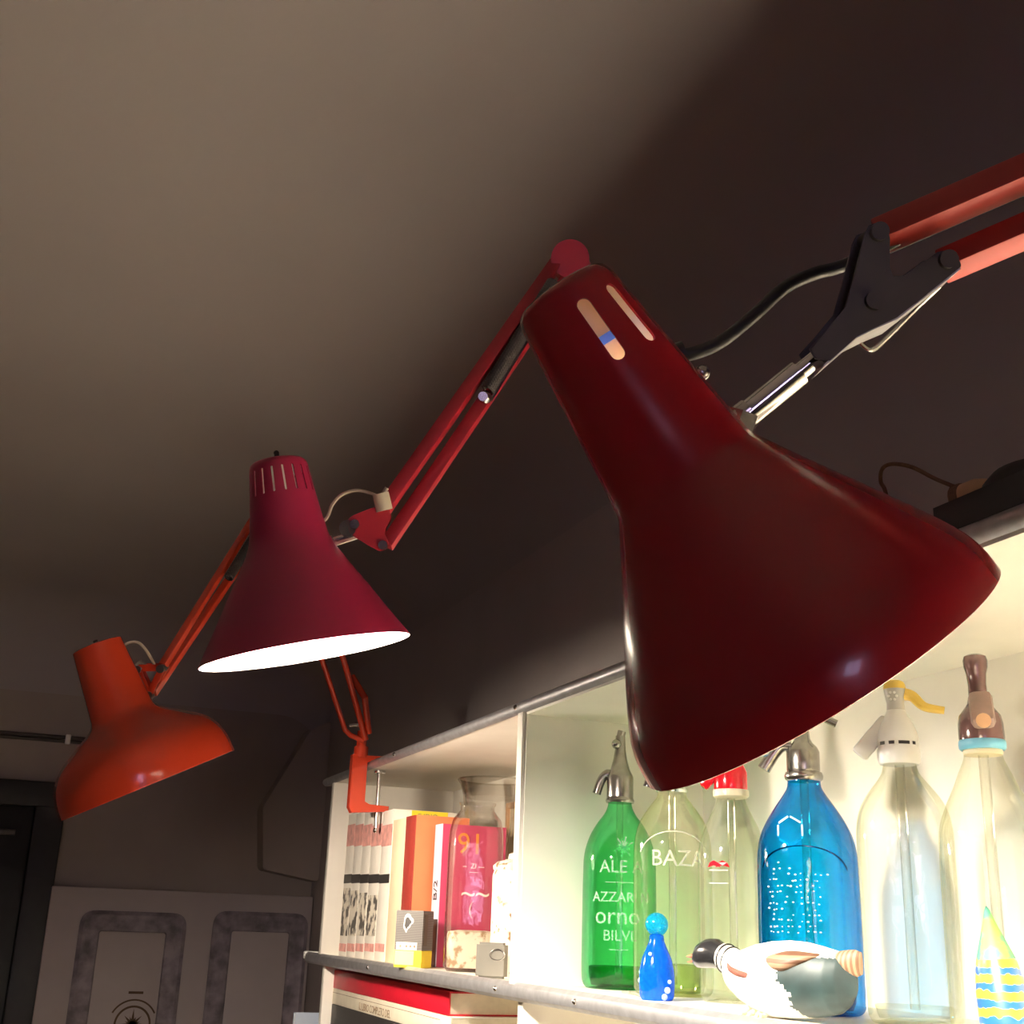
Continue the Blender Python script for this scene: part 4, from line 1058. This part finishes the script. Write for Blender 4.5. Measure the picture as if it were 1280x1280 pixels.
# --- lamp B: crimson, lit, in the middle
D2 = 1.10; k = D2/F
capB = dep(347, 577, D2)
axB = img_axis(.179*.984, .984*.984, -.178)
t = thing('desk_lamp', 'crimson articulated lamp shining downwards, in the middle of the row', 'lamp', (XS, 1.2, ztp), 'articulated lamps clamped to the shelving')
prof = [(0, 0), (0, 27*k), (1*k, 32*k), (4*k, 35*k), (9*k, 36.5*k), (40*k, 40*k), (70*k, 44*k), (95*k, 48*k), (104*k, 50.5*k), (115*k, 55*k), (140*k, 69*k), (170*k, 87*k), (200*k, 104*k), (225*k, 119*k), (236*k, 125.5*k), (241*k, 128*k)]
sh = link('shade', shade_mesh(capB, axB, prof, .0012, -FW), [M['crimson'], M['shadein']], t, angle=50)
sl = [slot_cut(capB, axB, -FW, math.radians(-78+20*i), 13*k, 46*k, 2.6*k, 26*k, 48*k) for i in range(18)]
boolean_cut(sh, sl); finish(sh, None, True, 40)
so = link('socket', lathe(NB(), capB, axB, [(.004, 0), (.004, 15*k), (60*k, 16*k), (85*k, 19*k), (95*k, 19*k), (96*k, 0)], 24), M['shadein'], t)
link('added_light_baffle', lathe(NB(), capB, axB, [(70*k, 10*k), (70*k, 41*k), (72*k, 41.3*k), (72*k, 10*k), (70*k, 10*k)], 40), M['gunmetal'], t)  # dark disc added to keep bulb light out of the slots
bulb(t, capB, axB, 168*k, .032, M['bulb_b'])
link('switch', merge(cyl(NB(), capB-axB*(11*k), capB+axB*.002, 3.2*k, 12), sphere(NB(), capB-axB*(11*k), 3.6*k, 12)), M['gunmetal'], t)
def pB_(x, y, off=0.): return dep(x, y, D2) - FW*off
link('stem', merge(cyl(NB(), pB_(408, 680), pB_(448, 667), .0046, 16), cyl(NB(), pB_(406, 681), pB_(418, 677), .0075, 14)), M['steel'], t)
outl = [tuple(v) for v in rounded([(432, 655), (440, 645), (468, 634), (486, 632), (489, 650), (480, 664), (488, 680), (478, 690), (464, 683), (440, 668)], 5, 3)]
for off in (.007, -.007): link('bracket_plate', prism(NB(), [pB_(x, y, off) for x, y in outl], FW, .002, .0005), M['crimsonarm'], t)
bm = NB()
for x, y in ((445, 655), (480, 681)): rivet(bm, pB_(x, y), FW, .0042, .020)
link('bolts', bm, M['steel'], t)
link('bracket_knob', cyl(NB(), pB_(436, 660, .008), pB_(436, 660, -.012), .0075, 16), M['gunmetal'], t)
E2 = dep(712, 326, 1.22); 
def arm_pt(a, b, u): return a.lerp(b, u)
b1a, b1b = pB_(480, 636), dep(703, 318, 1.22); b2a, b2b = pB_(483, 682), dep(716, 338, 1.22)
link('arm', bar(NB(), b1a, b1b, .012, .0125, RT, .001), M['crimsonarm'], t)
link('arm', bar(NB(), b2a, b2b, .012, .0120, RT, .001), M['crimsonarm'], t)
link('cord_grip', merge(cyl(NB(), pB_(482, 638, .009), pB_(477, 617, .009), .0075, 14), cyl(NB(), pB_(480, 618, .009), pB_(485, 610, .009), .002, 8)), M['ivory'], t)
link('cord', tube(NB(), [pB_(404, 652), pB_(410, 645), pB_(416, 630), pB_(428, 618), pB_(446, 613), pB_(464, 617), pB_(478, 624)], .0016, 8, curve=True), M['ivory'], t)
# tension spring lying along the arms
sa, sb = arm_pt(b2a, b2b, .55), arm_pt(b2a, b2b, .83)
sa = dep(604, 497, 1.155)-FW*.004; sb = dep(697, 345, 1.205)-FW*.004
sx, sy, sz_ = basis(sb-sa)
bm = NB(); L = (sb-sa).length; pts = []
for i in range(0, 24*34+1):
    u = i/(24*34); a = i*2*PI/8.5; pts.append(sa.lerp(sb, .06+.88*u)+sx*(.0058*math.cos(a))+sy*(.0058*math.sin(a)))
tube(bm, pts, .0014, 5)
spg = link('spring', bm, M['gunmetal'], t)
link('spring_rod', cyl(NB(), sa+RT*.007-UP*.003, sb+RT*.007-UP*.003, .0016, 8), M['steel'], spg)
link('spring_anchor', merge(sphere(NB(), sa+RT*.002, .0065, 12), cyl(NB(), sa-FW*.008, sa+FW*.01, .0045, 12)), M['steel'], spg)
link('elbow_joint', cyl(NB(), E2-FW*.012, E2+FW*.012, .019, 24), M['crimsonarm'], t)
cB = Vector((XS-.018, onx(905, 780, XS-.018).y, ztp+.04))
link('lower_arm', bar(NB(), E2+RT*.010+UP*.004, cB+Vector((0, -.009, .01)), .011, .012, RT, .001), M['crimsonarm'], t)
link('lower_arm', bar(NB(), E2-RT*.008-UP*.006, cB+Vector((0, .012, .004)), .011, .012, RT, .001), M['crimsonarm'], t)
link('pivot_post', cyl(NB(), (cB.x, cB.y, ZT+.02), (cB.x, cB.y, cB.z+.02), .007, 16), M['steel'], t)
clamp(t, cB.y, M['crimsonarm'])

# --- lamp C: orange dome, lit, at the far end
D3 = 1.75; k = D3/F
capC = dep(121, 806, D3); axC = img_axis(.38, .925, -.093)
t = thing('desk_lamp', 'orange articulated lamp with a rounded dome shade, farthest in the row', 'lamp', (XS, 2.33, ztp), 'articulated lamps clamped to the shelving')
rp = [(0, 28), (1.5, 30.5), (90, 38.5), (97, 42), (104, 51), (112, 64), (120, 76), (130, 90), (142, 100), (155, 106), (170, 109), (186, 109.5)]
sp = smooth_pts([(a, r, 0) for a, r in rp[2:]], 3)
prof = [(0, 0), (0, 24*k), (0, 28*k), (1.5*k, 30.5*k), (45*k, 34.5*k)] + [(v.x*k, v.y*k) for v in sp]
link('shade', shade_mesh(capC, axC, prof, .0014, -FW, 80), [M['orange'], M['shadein']], t, angle=50)
link('socket', lathe(NB(), capC, axC, [(.004, 0), (.004, 15*k), (80*k, 16*k), (90*k, 19*k), (100*k, 19*k), (101*k, 0)], 20), M['shadein'], t)
bulb(t, capC, axC, 158*k, .032, M['bulb_c'])
link('switch', cyl(NB(), capC-axC*(6*k), capC+axC*.002, 3*k, 12), M['gunmetal'], t)
def pC_(x, y, off=0.): return dep(x, y, D3+.04) - FW*off
tri = [tuple(v) for v in rounded([(172, 836), (178, 830), (206, 834), (206, 842), (192, 866), (186, 870)], 4, 3)]
tri_in = [(188, 845), (200, 843), (192, 857)]
for off in (.008, -.008):
    bm = NB(); n_ = FW
    A3 = [(173, 834), (205, 834), (188, 868)]
    P3 = [pC_(x, y, off) for x, y in A3]
    for i in range(3): bar(bm, P3[i], P3[(i+1) % 3], .003, .010, (P3[(i+1) % 3]-P3[i]).cross(FW), .0008)
    link('bracket_plate', bm, M['orange'], t)
bm = NB()
for x, y in ((174, 836), (203, 835), (188, 868)): rivet(bm, pC_(x, y), FW, .006, .026)
link('bolts', bm, M['gunmetal'], t)
link('stem', merge(cyl(NB(), pC_(158, 842), pC_(176, 836), .006, 14), cyl(NB(), pC_(170, 832), pC_(178, 838), .011, 14)), M['steel'], t)
EC = dep(341, 626, 2.18)
link('arm', bar(NB(), pC_(203, 833), dep(336, 618, 2.18), .012, .0105, RT, .001), M['orange'], t)
link('arm', bar(NB(), pC_(191, 866), dep(348, 634, 2.18), .012, .0115, RT, .001), M['orange'], t)
sa, sb = dep(287, 722, 1.985)-FW*.006, dep(330, 652, 2.09)-FW*.006
bm = NB(); sx, sy, sz_ = basis(sb-sa); pts = []
for i in range(24*16+1):
    u = i/(24*16); a = i*2*PI/8.5; pts.append(sa.lerp(sb, u)+sx*(.007*math.cos(a))+sy*(.007*math.sin(a)))
tube(bm, pts, .0016, 5); link('spring', bm, M['gunmetal'], t)
link('elbow_joint', cyl(NB(), EC-FW*.014, EC+FW*.014, .024, 24), M['orange'], t)
link('cord', tube(NB(), [pC_(150, 818), pC_(154, 808), pC_(163, 803), pC_(174, 804), pC_(184, 815), pC_(193, 831)], .0022, 8, curve=True), M['ivory'], t)
yc = 2.335; bp = Vector((XS-.018, yc, ztp))
pd = zdepth(bp)
foot = dep(436, 917, pd); f2 = dep(457, 924, pd)
link('lower_arm', tube(NB(), [dep(332, 640, 2.18), dep(404, 829, 2.18+(pd-2.18)*.68), dep(431, 912, pd), dep(438, 919, pd), dep(455, 926, pd)], .0052, 12), M['orange'], t)
link('lower_arm', tube(NB(), [dep(351, 622, 2.18), dep(430, 826, 2.18+(pd-2.18)*.66), dep(457, 924, pd)], .0060, 12), M['orange'], t)
sg = tube(NB(), [dep(440, 846, 2.36), dep(456, 872, pd-.03), dep(461, 916, pd)], [.007, .006], 12); link('spring_sleeve', sg, M['orange'], t)
link('foot_link', merge(cyl(NB(), dep(437, 907, pd), dep(456, 905, pd), .003, 10), cyl(NB(), dep(446, 907, pd), dep(461, 903, pd), .0025, 8)), M['steel'], t)
link('pivot_post', merge(cyl(NB(), (bp.x, yc, ZT+.015), (bp.x, yc, ztp+.055), .010, 18), cyl(NB(), (bp.x, yc, ZT+.02), (bp.x, yc, ztp+.025), .014, 18)), M['orange'], t)
cl_ = clamp(t, yc, M['orange'])

# ---------------------------------------------------------------- light from the place
w = bpy.data.worlds.new('dusk'); S.world = w; w.use_nodes = True
nt = w.node_tree; bg = nt.nodes['Background']
bg.inputs['Color'].default_value = (.33, .26, .46, 1); bg.inputs['Strength'].default_value = 18.0  # violet fill through the unseen window, strengthened to lift the shadows
# ---------------------------------------------------------------- view
v = S.view_settings; v.view_transform = 'Standard'; v.look = 'None'; v.gamma = 1; v.use_curve_mapping = False; v.exposure = 0.0
S.cycles.transparent_max_bounces = 32; S.cycles.max_bounces = 14; S.cycles.diffuse_bounces = 8; S.cycles.glossy_bounces = 6
S.cycles.caustics_reflective = False; S.cycles.caustics_refractive = False
S.cycles.sample_clamp_indirect = 8.0
S.cycles.use_denoising = True
